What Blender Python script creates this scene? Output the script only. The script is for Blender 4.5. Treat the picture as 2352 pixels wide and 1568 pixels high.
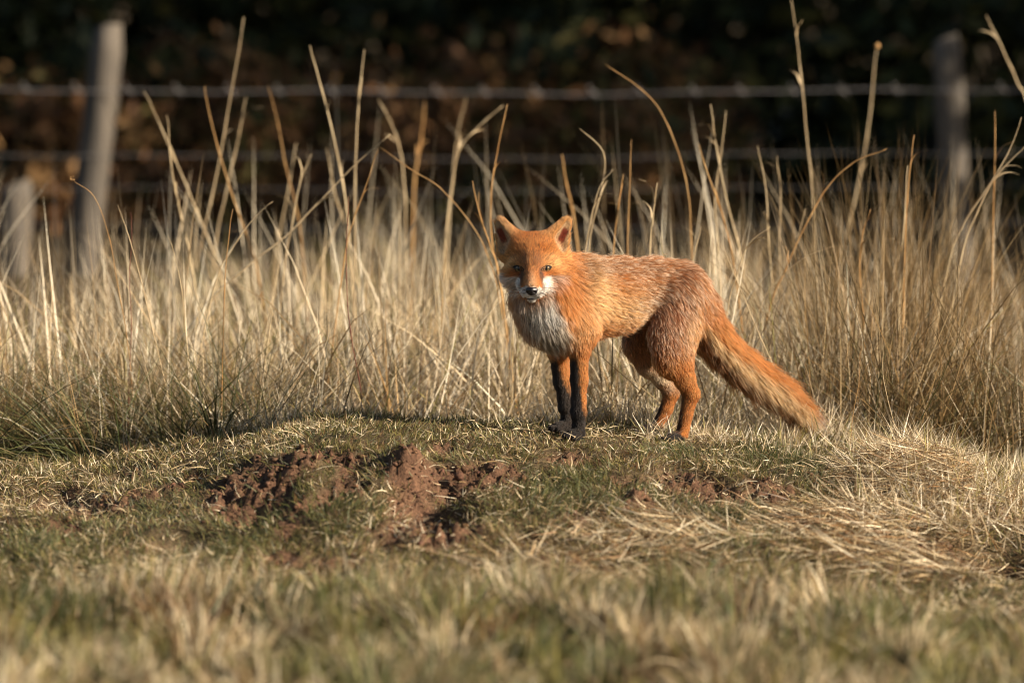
import bpy, bmesh, math, random
import numpy as np
from mathutils import Vector

random.seed(5)
RNG = np.random.default_rng(11)
R = math.radians
for o in list(bpy.data.objects):
    bpy.data.objects.remove(o)
scene = bpy.context.scene
COL = scene.collection

# ------------------------------------------------------------------ camera
CAM = np.array([0.0, -12.0, 1.477])
AIM = np.array([0.0, 0.0, 0.216])
cam_d = bpy.data.cameras.new('camera')
cam = bpy.data.objects.new('camera', cam_d)
COL.objects.link(cam)
cam.location = CAM
cam.rotation_euler = (Vector(AIM - CAM)).to_track_quat('-Z', 'Y').to_euler()
cam_d.sensor_width = 36.0
DIST = float(np.linalg.norm(AIM - CAM))
cam_d.lens = 36.0 * DIST / 2.352
cam_d.clip_start = 0.1
cam_d.clip_end = 2000
cam_d.dof.use_dof = True
cam_d.dof.focus_distance = DIST - 0.10
cam_d.dof.aperture_fstop = cam_d.lens / 90.0
scene.camera = cam

# ------------------------------------------------------------------ world and sun
SUN_EL, SUN_AZ = 26.0, 69.0      # azimuth: degrees from +(-Y) (towards camera) to +X
sx = math.cos(R(SUN_EL)) * math.sin(R(SUN_AZ))
sy = -math.cos(R(SUN_EL)) * math.cos(R(SUN_AZ))
sz = math.sin(R(SUN_EL))
SUNV = np.array([sx, sy, sz])
world = bpy.data.worlds.new('World')
scene.world = world
world.use_nodes = True
wn = world.node_tree
wn.nodes.clear()
w_out = wn.nodes.new('ShaderNodeOutputWorld')
w_bg = wn.nodes.new('ShaderNodeBackground')
w_sky = wn.nodes.new('ShaderNodeTexSky')
w_sky.sky_type = 'NISHITA'
w_sky.sun_disc = False
w_sky.sun_elevation = R(SUN_EL)
w_sky.sun_rotation = math.atan2(sx, sy)
w_bg.inputs['Strength'].default_value = 0.05
wn.links.new(w_sky.outputs[0], w_bg.inputs[0])
wn.links.new(w_bg.outputs[0], w_out.inputs[0])
sun_d = bpy.data.lights.new('sun', 'SUN')
sun_d.energy = 5.0
sun_d.angle = R(0.5)
sun_d.color = (1.0, 0.87, 0.70)
sun = bpy.data.objects.new('sun', sun_d)
COL.objects.link(sun)
sun.location = (20, -8, 15)
sun.rotation_euler = Vector(-SUNV).to_track_quat('-Z', 'Y').to_euler()

scene.view_settings.view_transform = 'Standard'
scene.view_settings.look = 'None'
scene.view_settings.gamma = 1.0
scene.view_settings.exposure = 1.18
scene.render.engine = 'CYCLES'
scene.cycles.use_denoising = True
scene.cycles.denoising_prefilter = 'ACCURATE'
scene.cycles.filter_width = 1.0
scene.cycles.max_bounces = 8
scene.cycles.diffuse_bounces = 3
scene.cycles.transmission_bounces = 6
scene.cycles.sample_clamp_indirect = 6.0
try:
    scene.cycles_curves.shape = 'RIBBONS'
except Exception:
    pass

# ------------------------------------------------------------------ helpers
c_f = (AIM - CAM) / DIST
c_r = np.array([1.0, 0.0, 0.0])
c_u = np.cross(c_r, c_f)
PXM = 2.352 / 2352.0             # one layout unit = 1 mm at the fox


def at(px, py, y):
    """world point on the ray of layout position (px,py) at world depth y"""
    d = c_f * DIST + c_r * (px - 1176) * PXM + c_u * (784 - py) * PXM
    t = (y - CAM[1]) / d[1]
    return CAM + d * t


def tag(o, label=None, cat=None, group=None, kind=None):
    if label: o['label'] = label
    if cat: o['category'] = cat
    if group: o['group'] = group
    if kind: o['kind'] = kind
    return o


def empty(name, loc=(0, 0, 0)):
    o = bpy.data.objects.new(name, None)
    o.empty_display_size = 0.1
    o.location = loc
    COL.objects.link(o)
    return o


def link_mesh(name, me, mat=None, parent=None, loc=None):
    o = bpy.data.objects.new(name, me)
    COL.objects.link(o)
    if mat is not None and len(me.materials) == 0:
        me.materials.append(mat)
    if parent is not None:
        o.parent = parent
        pl = Vector(parent.location)
        if loc is None:
            o.location = -pl          # geometry is written in world coordinates
        else:
            o.location = Vector(loc) - pl
    elif loc is not None:
        o.location = loc
    return o


def np_mesh(name, V, F, cols=None, smooth=False, quads=None):
    """V (n,3); F (m,3) tris and/or quads (k,4); cols (n,3) point colours"""
    me = bpy.data.meshes.new(name)
    V = np.asarray(V, dtype=np.float32)
    loops, starts, tot = [], [], 0
    parts = []
    if F is not None and len(F):
        parts.append(np.asarray(F, dtype=np.int32))
    if quads is not None and len(quads):
        parts.append(np.asarray(quads, dtype=np.int32))
    for P in parts:
        n, k = P.shape
        starts.append(tot + np.arange(n, dtype=np.int32) * k)
        loops.append(P.ravel())
        tot += n * k
    loops = np.concatenate(loops)
    starts = np.concatenate(starts)
    me.vertices.add(len(V))
    me.vertices.foreach_set('co', V.ravel())
    me.loops.add(len(loops))
    me.loops.foreach_set('vertex_index', loops)
    me.polygons.add(len(starts))
    me.polygons.foreach_set('loop_start', starts)
    if smooth:
        me.polygons.foreach_set('use_smooth', np.ones(len(starts), dtype=bool))
    if cols is not None:
        a = me.color_attributes.new('Col', 'FLOAT_COLOR', 'POINT')
        c4 = np.ones((len(V), 4), dtype=np.float32)
        c4[:, :3] = cols
        a.data.foreach_set('color', c4.ravel())
    me.update(calc_edges=True)
    me.validate()
    return me


def _hash(ix, iy, seed):
    n = (ix.astype(np.int64) * 374761393 + iy.astype(np.int64) * 668265263 + seed * 974711) & 0x7fffffff
    n = ((n ^ (n >> 13)) * 1274126177) & 0x7fffffff
    return ((n ^ (n >> 16)) & 0xffff) / 65535.0


def vnoise(x, y, seed=0):
    x = np.asarray(x, float); y = np.asarray(y, float)
    ix = np.floor(x); iy = np.floor(y)
    fx = x - ix; fy = y - iy
    fx = fx * fx * (3 - 2 * fx); fy = fy * fy * (3 - 2 * fy)
    a = _hash(ix, iy, seed); b = _hash(ix + 1, iy, seed)
    c = _hash(ix, iy + 1, seed); d = _hash(ix + 1, iy + 1, seed)
    return (a * (1 - fx) + b * fx) * (1 - fy) + (c * (1 - fx) + d * fx) * fy


def fbm(x, y, seed=0, octv=4):
    s, a, t = 0.0, 1.0, 0.0
    for k in range(octv):
        s = s + a * vnoise(x, y, seed + k * 17); t += a
        x = x * 2.03 + 5.1; y = y * 2.03 + 1.7; a *= 0.5
    return s / t


def sstep(a, b, x):
    t = np.clip((x - a) / (b - a), 0, 1)
    return t * t * (3 - 2 * t)


# ------------------------------------------------------------------ materials
def new_mat(name):
    m = bpy.data.materials.new(name)
    m.use_nodes = True
    return m, m.node_tree, m.node_tree.nodes['Principled BSDF']


def blade_mat(name, trans=0.35, rough=0.55, spec=0.25):
    m, nt, p = new_mat(name)
    at_ = nt.nodes.new('ShaderNodeAttribute'); at_.attribute_name = 'Col'
    nt.links.new(at_.outputs['Color'], p.inputs['Base Color'])
    p.inputs['Roughness'].default_value = rough
    p.inputs['Specular IOR Level'].default_value = spec
    tr = nt.nodes.new('ShaderNodeBsdfTranslucent')
    nt.links.new(at_.outputs['Color'], tr.inputs['Color'])
    mx = nt.nodes.new('ShaderNodeMixShader'); mx.inputs[0].default_value = trans
    out = nt.nodes['Material Output']
    nt.links.new(p.outputs[0], mx.inputs[1]); nt.links.new(tr.outputs[0], mx.inputs[2])
    nt.links.new(mx.outputs[0], out.inputs['Surface'])
    return m


M_GRASS = blade_mat('grass_blade', 0.30)
M_STRAW = blade_mat('straw_blade', 0.25, 0.5, 0.3)
M_LEAF = blade_mat('leaf', 0.25, 0.6, 0.2)


def stem_mat(name, c1, c2, scale=40):
    m, nt, p = new_mat(name)
    tc = nt.nodes.new('ShaderNodeTexCoord')
    mp = nt.nodes.new('ShaderNodeMapping'); mp.inputs['Scale'].default_value = (1, 1, 0.15)
    nz = nt.nodes.new('ShaderNodeTexNoise'); nz.inputs['Scale'].default_value = scale; nz.inputs['Detail'].default_value = 5
    cr = nt.nodes.new('ShaderNodeValToRGB')
    cr.color_ramp.elements[0].position = 0.3; cr.color_ramp.elements[0].color = (*c1, 1)
    cr.color_ramp.elements[1].position = 0.7; cr.color_ramp.elements[1].color = (*c2, 1)
    nt.links.new(tc.outputs['Object'], mp.inputs[0]); nt.links.new(mp.outputs[0], nz.inputs['Vector'])
    nt.links.new(nz.outputs['Fac'], cr.inputs[0]); nt.links.new(cr.outputs[0], p.inputs['Base Color'])
    p.inputs['Roughness'].default_value = 0.55
    p.inputs['Specular IOR Level'].default_value = 0.25
    return m


M_STEM = stem_mat('dead_stem', (0.34, 0.24, 0.13), (0.58, 0.45, 0.27))
M_STEMO = stem_mat('ochre_stem', (0.30, 0.15, 0.05), (0.45, 0.27, 0.11))
M_STEMG = stem_mat('green_rush', (0.045, 0.06, 0.02), (0.12, 0.12, 0.04))
M_STEMR = stem_mat('red_stem', (0.10, 0.025, 0.02), (0.22, 0.09, 0.05))
M_BARK = stem_mat('bark', (0.03, 0.022, 0.015), (0.10, 0.075, 0.05), 12)

# ------------------------------------------------------------------ terrain
CX = np.array([-2.6, -1.6, -1.2, -.95, -.75, -.6, -.45, -.33, -.18, .1, .32, .52, .72, .92, 1.17, 1.5, 2.2])
CZ = np.array([-.12, -.11, -.10, -.07, -.035, -.003, .034, .040, .027, .004, -.016, -.032, -.06, -.095, -.135, -.17, -.19])

# dug places: px, py, half width, half height (m), dz
DIGS = [(590, 1122, .12, .13, .035), (585, 1160, .10, .08, -.045), (935, 1085, .06, .07, .055), (985, 1150, .075, .09, -.085),
        (1030, 1185, .08, .06, -.065), (985, 1235, .13, .08, .03), (890, 1255, .05, .05, -.03), (1105, 1085, .13, .06, .012),
        (1090, 1110, .10, .04, -.018), (1570, 1105, .10, .07, -.014), (1650, 1135, .08, .06, -.03), (1470, 1165, .04, .06, .025),
        (2310, 1285, .13, .10, -.10), (2300, 1200, .10, .09, .02), (140, 1130, .09, .10, -.065), (250, 1165, .06, .06, -.03),
        (280, 1085, .06, .06, -.03), (430, 1235, .08, .07, -.04), (1210, 1235, .035, .04, -.04), (1025, 1025, .03, .05, -.015),
        (700, 1085, .04, .05, .02), (1400, 1310, .14, .10, -.02), (760, 1060, .10, .05, .01), (2130, 1110, .17, .20, .05),
        (1320, 1050, .07, .05, -.012), (100, 1350, .15, .15, -.03)]


def base_z(x, y):
    x = np.asarray(x, float); y = np.asarray(y, float)
    base = -0.135 - 0.06 * sstep(0.3, 1.3, x) + 0.03 * (fbm(x * .8 + 3, y * .8, 3, 2) - .5)
    zc = np.interp(x, CX, CZ)
    yb = .04 + .14 * sstep(-.05, .25, x)
    prof = sstep(-1.35, -.12, y) * (1 - sstep(yb, yb + .42, y))
    z = base + (zc - base) * prof
    far = sstep(2.0, 12.0, np.maximum(np.abs(x), np.abs(y)))
    z = z * (1 - far) + (-0.15 + 0.25 * (fbm(x * .11, y * .11, 8, 3) - .5)) * far
    return z


def hit(px, py):
    """ground point below layout position"""
    d = c_f * DIST + c_r * (px - 1176) * PXM + c_u * (784 - py) * PXM
    d = d / np.linalg.norm(d)
    t = np.linspace(7.0, 20.0, 2600)
    P = CAM[None] + d[None] * t[:, None]
    below = P[:, 2] < base_z(P[:, 0], P[:, 1])
    i = int(np.argmax(below)) if below.any() else -1
    return P[i]


DIGP = [(*hit(a, b)[:2], w, h, dz) for a, b, w, h, dz in DIGS]


def soil_mask(x, y):
    m = np.zeros_like(np.asarray(x, float))
    wob = fbm(np.asarray(x) * 14, np.asarray(y) * 9, 21, 3)
    for i, (cx, cy, w, h, dz) in enumerate(DIGP):
        if i == 23: continue
        r = np.hypot((x - cx) / (w * 1.05), (y - cy) / (h * 1.35))
        m = np.maximum(m, 1 - sstep(.55, 1.15, r + (wob - .5) * 1.1))
    # loose scatter of bare spots on the dug slope
    n = fbm(np.asarray(x) * 8.5, np.asarray(y) * 6.0, 44, 4)
    area = sstep(-1.7, -1.2, y) * (1 - sstep(-.45, -.2, y))
    m = np.maximum(m, sstep(.585, .66, n) * area * .92)
    return m


def ground_z(x, y):
    x = np.asarray(x, float); y = np.asarray(y, float)
    z = base_z(x, y)
    for cx, cy, w, h, dz in DIGP:
        r2 = ((x - cx) / w) ** 2 + ((y - cy) / (h * 1.6)) ** 2
        z = z + dz * np.exp(-r2 * 1.3)
    near = (1 - sstep(3.0, 5.0, np.abs(x))) * sstep(-5.0, -3.6, y) * (1 - sstep(2.0, 4.0, y))
    flat = np.exp(-(((x - .26) / .35) ** 2 + ((y) / .22) ** 2))
    z = z + near * (0.035 * (fbm(x * 4, y * 4, 5, 3) - .5)) * (1 - .9 * flat)
    z = z + near * 0.03 * (fbm(x * 16, y * 16, 9, 3) - .5) * (1 - .8 * flat)
    s = soil_mask(x, y)
    z = z + near * s * (0.05 * (np.abs(fbm(x * 42, y * 34, 13, 5) - .5) * 2.2 - .45) + .018 * (fbm(x * 130, y * 110, 15, 2) - .5))
    return z


def axis_coords(lo, hi, step, far, grow=1.22):
    c = list(np.arange(lo, hi + 1e-6, step))
    s = step; v = hi
    while v < far:
        s *= grow; v += s; c.append(v)
    s = step; v = lo
    while v > -far:
        s *= grow; v -= s; c.insert(0, v)
    return np.array(c)


gx = axis_coords(-1.75, 1.75, 0.0095, 400)
gy = axis_coords(-1.95, 0.55, 0.0095, 400)
GX, GY = np.meshgrid(gx, gy, indexing='ij')
GZ = ground_z(GX, GY)
V = np.stack([GX.ravel(), GY.ravel(), GZ.ravel()], 1)
ni, nj = GX.shape
idx = np.arange(ni * nj).reshape(ni, nj)
Q = np.stack([idx[:-1, :-1].ravel(), idx[1:, :-1].ravel(), idx[1:, 1:].ravel(), idx[:-1, 1:].ravel()], 1)
sm = soil_mask(GX, GY).ravel()
g_th = np.array([0.075, 0.055, 0.030]); g_so = np.array([0.105, 0.058, 0.035])
tone = (0.7 + .6 * fbm(GX * 30, GY * 30, 31, 3).ravel())[:, None]
gc = (g_th * (1 - sm[:, None]) + g_so * sm[:, None]) * tone
me = np_mesh('ground', V, None, gc, True, Q)
m_gr, nt, p = new_mat('soil_ground')
a_ = nt.nodes.new('ShaderNodeAttribute'); a_.attribute_name = 'Col'
nz = nt.nodes.new('ShaderNodeTexNoise'); nz.inputs['Scale'].default_value = 140; nz.inputs['Detail'].default_value = 6
tc = nt.nodes.new('ShaderNodeTexCoord'); nt.links.new(tc.outputs['Object'], nz.inputs['Vector'])
mxx = nt.nodes.new('ShaderNodeMix'); mxx.data_type = 'RGBA'; mxx.blend_type = 'MULTIPLY'; mxx.inputs[0].default_value = 0.75
cr = nt.nodes.new('ShaderNodeValToRGB'); cr.color_ramp.elements[0].color = (.35, .33, .3, 1); cr.color_ramp.elements[1].color = (1.6, 1.5, 1.4, 1)
cr.color_ramp.elements[0].position = .3; cr.color_ramp.elements[1].position = .7
nt.links.new(nz.outputs['Fac'], cr.inputs[0])
nt.links.new(a_.outputs['Color'], mxx.inputs[6]); nt.links.new(cr.outputs[0], mxx.inputs[7])
nt.links.new(mxx.outputs[2], p.inputs['Base Color'])
bp = nt.nodes.new('ShaderNodeBump'); bp.inputs['Strength'].default_value = 0.8; bp.inputs['Distance'].default_value = 0.006
nt.links.new(nz.outputs['Fac'], bp.inputs['Height']); nt.links.new(bp.outputs[0], p.inputs['Normal'])
p.inputs['Roughness'].default_value = 0.9
p.inputs['Specular IOR Level'].default_value = 0.15
ground = link_mesh('ground', me, m_gr)
tag(ground, 'grassy ground rising into a low dug-over earth mound', 'ground', kind='structure')

#=FOX=
#=GRASS=
#=BACK=
# ------------------------------------------------------------------ the fox
def FP(zx, zy, y):
    return at(1102.5 + .3516 * zx, 477.75 + .3516 * zy, y)


EYE_C = FP(343, 394, -.175)


def H(a, b, c):
    return EYE_C + (a * c_r + b * c_u - c * c_f) * 0.001


LAT = np.array([.454, -.891, 0.0])      # towards the fox's left flank
FWD = np.array([-.891, -.454, 0.0])
UPV = np.array([0, 0, 1.0])
PR = []


def cap(a, b, ra, rb, k, grp, flow='axis', ln=.02, lift=.35, dens=1.0, sq=None, n=None):
    a = np.asarray(a, float); b = np.asarray(b, float)
    if isinstance(flow, str):
        f = (b - a); f = f / (np.linalg.norm(f) + 1e-9)
    else:
        f = flow
    PR.append(dict(a=a, b=b, ra=ra * .001, rb=rb * .001, k=k * .001, grp=grp, flow=f, ln=ln, lift=lift, dens=dens, sq=sq,
                   n=None if n is None else np.asarray(n, float) / np.linalg.norm(n)))


def cap_d(P, q):
    a, b = q['a'], q['b']
    pa = P - a
    ba = b - a
    if q['sq'] is not None:
        n = q['n']
        pa = pa + (pa @ n)[..., None] * n * (1.0 / q['sq'] - 1.0)
        ba = ba + (ba @ n) * n * (1.0 / q['sq'] - 1.0)
    t = np.clip((pa @ ba) / (ba @ ba + 1e-12), 0, 1)
    r = q['ra'] + (q['rb'] - q['ra']) * t
    d = np.linalg.norm(pa - t[..., None] * ba, axis=-1) - r
    return d


NOSE_P = H(-2.0, -53, 57)
RAD = ('rad', NOSE_P)
BACKF = -FWD + np.array([0, 0, -.22])
# ears come first so that their hollow can be cut before the head is added
EARS = []
for s, ba_, tp in ((-1, (-45, 50, -50), (-71, 102, -57)), (1, (45, 50, -50), (75, 103, -57))):
    nn = -c_f * 1.0 + c_r * .42 * s
    cap(H(*ba_), H(*tp), 41, 15, 4, 'ear', ln=.0055, lift=.28, dens=4.0, sq=.5, n=nn)
    q = dict(PR[-1])
    q['a'] = H(58 * s, 53, -50) + q['n'] * .010; q['b'] = H(78 * s, 96, -56) + q['n'] * .006
    q['ra'] = .0225; q['rb'] = .010
    EARS.append(q)
HD = dict(flow=RAD)
cap(H(-17, 39, -52), H(17, 39, -52), 43, 43, 12, 'head', RAD, .009, .32, 2.6)
cap(H(0, 30, -32), H(0, 6, -10), 37, 27, 12, 'head', RAD, .008, .24, 3.4)
for s in (-1, 1):
    cap(H(28 * s, -4, -33), H(44 * s, -16, -46), 26, 22, 14, 'cheek', RAD, .019, .36, 2.2)
    cap(H(21 * s, 12, -13), H(32 * s, 14, -22), 14, 14, 8, 'head', RAD, .0065, .22, 3.4)
    cap(H(11.5 * s - 1, -55, 40), H(20 * s, -35, 4), 13, 17, 6, 'muz', RAD, .0042, .22, 4.0)
cap(H(0, -22, -28), H(0, -46, 8), 35, 19, 12, 'cheek', RAD, .016, .4, 1.8)
cap(H(0, -6, 0), H(-2, -43, 46), 22.5, 13, 9, 'muz', RAD, .0055, .2, 4.0)
cap(H(-2, -66, 34), H(0, -50, 4), 10.5, 16, 5, 'muz', RAD, .005, .25, 3.4)
# neck and chest
cap(FP(372, 400, -.105), FP(420, 560, -.105), 56, 66, 25, 'neck', 'axis', .030, .42, 1.0)
cap(FP(424, 560, -.105), FP(484, 690, -.092), 64, 70, 30, 'neck', 'axis', .032, .45, 1.0)
cap(FP(482, 690, -.092), FP(545, 775, -.085), 68, 44, 25, 'neck', 'axis', .030, .45, 1.0)
cap(FP(420, 420, -.085), FP(620, 520, -.055), 55, 68, 30, 'torso', BACKF, .026, .38, 1.0)
# trunk
T = dict(sq=.74, n=LAT)
cap(FP(520, 640, -.075), FP(700, 590, -.035), 78, 85, 30, 'torso', BACKF, .022, .32, 1.0, **T)
cap(FP(700, 590, -.035), FP(900, 568, .0), 85, 79, 30, 'torso', BACKF, .021, .32, 1.0, **T)
cap(FP(900, 568, .0), FP(1120, 522, .045), 78, 62, 30, 'torso', BACKF, .021, .32, 1.0, **T)
cap(FP(1120, 522, .045), FP(1290, 545, .07), 60, 62, 30, 'torso', BACKF, .021, .32, 1.0, sq=.85, n=LAT)
cap(FP(1290, 545, .07), FP(1400, 640, .09), 60, 52, 30, 'torso', BACKF + np.array([0, 0, -.5]), .021, .32, 1.0, sq=.9, n=LAT)
# near shoulder and foreleg
DN = np.array([.12, .0, -1.0])
cap(FP(640, 640, -.085), FP(655, 800, -.105), 58, 42, 25, 'torso', np.array([.55, .2, -.75]), .019, .34, 1.0, sq=.6, n=LAT)
cap(FP(655, 800, -.105), FP(650, 910, -.112), 38, 20, 22, 'fnear', DN, .014, .34, 1.2)
cap(FP(650, 910, -.112), FP(648, 1120, -.115), 19.5, 17.5, 14, 'fnear', DN, .008, .3, 1.8)
cap(FP(648, 1120, -.115), FP(645, 1255, -.118), 17.2, 14.6, 8, 'fnear', DN, .007, .28, 1.8)
cap(FP(645, 1255, -.118), FP(644, 1330, -.121), 14.6, 16.6, 8, 'fnear', DN, .007, .28, 1.8)
cap(FP(644, 1330, -.121), FP(645, 1410, -.119), 16.2, 12.8, 6, 'fnear', DN, .006, .28, 1.8)
cap(FP(645, 1410, -.119), FP(640, 1465, -.121), 12.8, 14.5, 6, 'fnear', DN, .006, .28, 1.8)
# far foreleg
cap(FP(545, 790, -.06), FP(515, 930, -.045), 42, 21, 22, 'ffar', DN, .014, .34, 1.2)
cap(FP(515, 930, -.045), FP(535, 1130, -.04), 20, 17.5, 14, 'ffar', DN, .008, .3, 1.8)
cap(FP(535, 1130, -.04), FP(552, 1230, -.04), 16.5, 14, 8, 'ffar', DN, .007, .28, 1.8)
cap(FP(552, 1230, -.04), FP(560, 1295, -.043), 14, 15.8, 8, 'ffar', DN, .007, .28, 1.8)
cap(FP(560, 1295, -.043), FP(570, 1365, -.041), 15.4, 12.2, 6, 'ffar', DN, .006, .28, 1.8)
cap(FP(570, 1365, -.041), FP(566, 1412, -.043), 12.2, 14, 6, 'ffar', DN, .006, .28, 1.8)


def paw(c, w, hgt, grp, fw=FWD):
    """four toes and a pad block ahead of the wrist point c"""
    sd = np.array([fw[1], -fw[0], 0])
    cap(c, c + fw * .020 + UPV * -.003, w, w * .95, 6, grp, fw, .006, .25, 1.6)
    for i, o in enumerate((-1.5, -.5, .5, 1.5)):
        adv = .040 if abs(o) < 1 else .031
        st = c + fw * .012 + sd * o * .0075
        cap(st, c + fw * adv + sd * o * .0092 + UPV * -.004, 7.0, 6.6, 1.2, grp, fw, .0035, .2, 2.2)


paw(FP(638, 1472, -.122), 14.5, 0, 'fnear', np.array([-.62, -.78, 0]))
paw(FP(560, 1420, -.044), 14.0, 0, 'ffar', np.array([-.80, -.6, 0]))
# near hind leg
HB = np.array([.35, .1, -.9])
cap(FP(1335, 600, .045), FP(1268, 800, .02), 62, 56, 30, 'hnear', HB, .020, .34, 1.0, sq=.62, n=LAT)
cap(FP(1268, 800, .02), FP(1252, 975, .008), 55, 43, 25, 'hnear', HB, .017, .34, 1.1, sq=.66, n=LAT)
cap(FP(1275, 960, .01), FP(1335, 1110, .02), 42, 22, 20, 'hnear', HB, .012, .32, 1.4, sq=.75, n=LAT)
cap(FP(1335, 1110, .02), FP(1378, 1212, .032), 21, 17.5, 10, 'hnear', HB, .009, .3, 1.7)
cap(FP(1378, 1212, .032), FP(1350, 1340, .03), 17.5, 12.8, 8, 'hnear', np.array([-.2, 0, -1]), .007, .28, 1.8)
cap(FP(1350, 1340, .03), FP(1322, 1468, .027), 12.8, 13.5, 6, 'hnear', np.array([-.2, 0, -1]), .006, .28, 1.8)
paw(FP(1308, 1490, .022), 13.5, 0, 'hnear', np.array([-.91, -.41, 0]))
# far hind leg
cap(FP(1230, 660, .105), FP(1060, 880, .115), 52, 42, 25, 'hfar', HB, .016, .34, 1.0, sq=.65, n=LAT)
cap(FP(1060, 880, .115), FP(1105, 1010, .118), 41, 28, 20, 'hfar', HB, .012, .32, 1.2, sq=.75, n=LAT)
cap(FP(1105, 1010, .118), FP(1185, 1110, .122), 28, 19, 14, 'hfar', HB, .009, .3, 1.6)
cap(FP(1185, 1110, .122), FP(1248, 1208, .128), 18.5, 16, 8, 'hfar', HB, .008, .3, 1.7)
cap(FP(1248, 1208, .128), FP(1218, 1310, .122), 16.5, 13, 8, 'hfar', np.array([-.3, 0, -1]), .007, .28, 1.8)
cap(FP(1218, 1310, .122), FP(1160, 1420, .115), 13, 13, 6, 'hfar', np.array([-.3, 0, -1]), .006, .28, 1.8)
paw(FP(1140, 1436, .112), 13, 0, 'hfar', np.array([-.93, -.36, 0]))
# tail
TL = [(1410, 690, .095, 50), (1490, 800, .11, 44), (1575, 905, .125, 37), (1680, 1003, .145, 32), (1800, 1095, .165, 29), (1930, 1183, .185, 26),
      (2045, 1278, .205, 22), (2130, 1352, .215, 16), (2190, 1412, .225, 8), (2238, 1456, .23, 3)]
for i in range(len(TL) - 1):
    a, b = TL[i], TL[i + 1]
    cap(FP(*a[:3]), FP(*b[:3]), a[3], b[3], 4 if i else 25, 'tail', 'axis', [.024, .032, .042, .048, .050, .052, .050, .046, .040][i], [.4, .4, .42, .42, .42, .36, .28, .2, .1][i], 1.1)


def smin(a, b, k):
    h = np.clip(.5 + .5 * (b - a) / k, 0, 1)
    return b * (1 - h) + a * h - k * h * (1 - h)


def surface_nets(F, org, h):
    S = F < 0
    c = S[:-1, :-1, :-1].astype(np.int8)
    tot = np.zeros(c.shape, np.int8)
    for dx in (0, 1):
        for dy in (0, 1):
            for dz in (0, 1):
                tot += S[dx:dx + c.shape[0], dy:dy + c.shape[1], dz:dz + c.shape[2]]
    act = (tot > 0) & (tot < 8)
    ci = np.argwhere(act)
    vid = np.full(c.shape, -1, np.int32)
    vid[act] = np.arange(len(ci))
    corners = np.array([[i, j, k] for i in (0, 1) for j in (0, 1) for k in (0, 1)])
    vals = np.stack([F[ci[:, 0] + o[0], ci[:, 1] + o[1], ci[:, 2] + o[2]] for o in corners], 1)
    acc = np.zeros((len(ci), 3)); cnt = np.zeros(len(ci))
    for i in range(8):
        for j in range(i + 1, 8):
            if np.abs(corners[i] - corners[j]).sum() != 1: continue
            va, vb = vals[:, i], vals[:, j]
            m = (va < 0) != (vb < 0)
            t = va[m] / (va[m] - vb[m])
            acc[m] += corners[i] + t[:, None] * (corners[j] - corners[i]); cnt[m] += 1
    V = (ci + acc / cnt[:, None]) * h + org
    quads = []
    for ax in range(3):
        sl0 = [slice(None)] * 3; sl1 = [slice(None)] * 3
        sl0[ax] = slice(0, -1); sl1[ax] = slice(1, None)
        A, B = S[tuple(sl0)], S[tuple(sl1)]
        e = np.argwhere(A != B)
        o1, o2 = [(1, 2), (2, 0), (0, 1)][ax]
        ok = (e[:, o1] > 0) & (e[:, o2] > 0) & (e[:, o1] < F.shape[o1] - 1) & (e[:, o2] < F.shape[o2] - 1)
        e = e[ok]
        ins = A[e[:, 0], e[:, 1], e[:, 2]]

        def cell(d1, d2):
            q = e.copy(); q[:, o1] += d1; q[:, o2] += d2
            return vid[q[:, 0], q[:, 1], q[:, 2]]
        q = np.stack([cell(-1, -1), cell(0, -1), cell(0, 0), cell(-1, 0)], 1)
        q[~ins] = q[~ins][:, ::-1]
        quads.append(q)
    return V, np.concatenate(quads)


def eval_sdf(prims, holes, h, pad=.03):
    lo = np.min([np.minimum(q['a'], q['b']) - max(q['ra'], q['rb']) for q in prims], 0) - pad
    hi = np.max([np.maximum(q['a'], q['b']) + max(q['ra'], q['rb']) for q in prims], 0) + pad
    n = np.ceil((hi - lo) / h).astype(int) + 1
    F = np.full(n, .2, np.float64)

    def region(q, m):
        r = max(q['ra'], q['rb']) + m
        i0 = np.maximum(((np.minimum(q['a'], q['b']) - r - lo) / h).astype(int), 0)
        i1 = np.minimum(((np.maximum(q['a'], q['b']) + r - lo) / h).astype(int) + 2, n)
        sl = tuple(slice(a, b) for a, b in zip(i0, i1))
        ax = [lo[k] + h * np.arange(i0[k], i1[k]) for k in range(3)]
        P = np.stack(np.meshgrid(*ax, indexing='ij'), -1)
        return sl, P
    for i, q in enumerate(prims):
        sl, P = region(q, q['k'] + .012)
        F[sl] = smin(F[sl], cap_d(P, q), q['k'])
        if i < len(holes):
            sl, P = region(holes[i], .01)
            F[sl] = np.maximum(F[sl], -cap_d(P, holes[i]))
    return F, lo


F_, org_ = eval_sdf(PR, EARS, .0034)
SOCK = []
FV, FQ = surface_nets(F_, org_, .0034)


def vnormals(V, Q):
    fn = np.cross(V[Q[:, 2]] - V[Q[:, 0]], V[Q[:, 3]] - V[Q[:, 1]])
    N = np.zeros_like(V)
    for k in range(4):
        np.add.at(N, Q[:, k], fn)
    return N / (np.linalg.norm(N, axis=1, keepdims=True) + 1e-12)


FN = vnormals(FV, FQ)

GRP = ['ear', 'head', 'cheek', 'muz', 'neck', 'torso', 'fnear', 'ffar', 'hnear', 'hfar', 'tail']
C = dict(OR=(.48, .185, .045), OL=(.64, .40, .18), RU=(.37, .13, .032), BR=(.15, .075, .038), WH=(.74, .70, .64), GR=(.42, .39, .35),
         DK=(.024, .017, .013), CR=(.56, .38, .19), DG=(.10, .085, .07))
C = {k: np.array(v) for k, v in C.items()}


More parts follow.
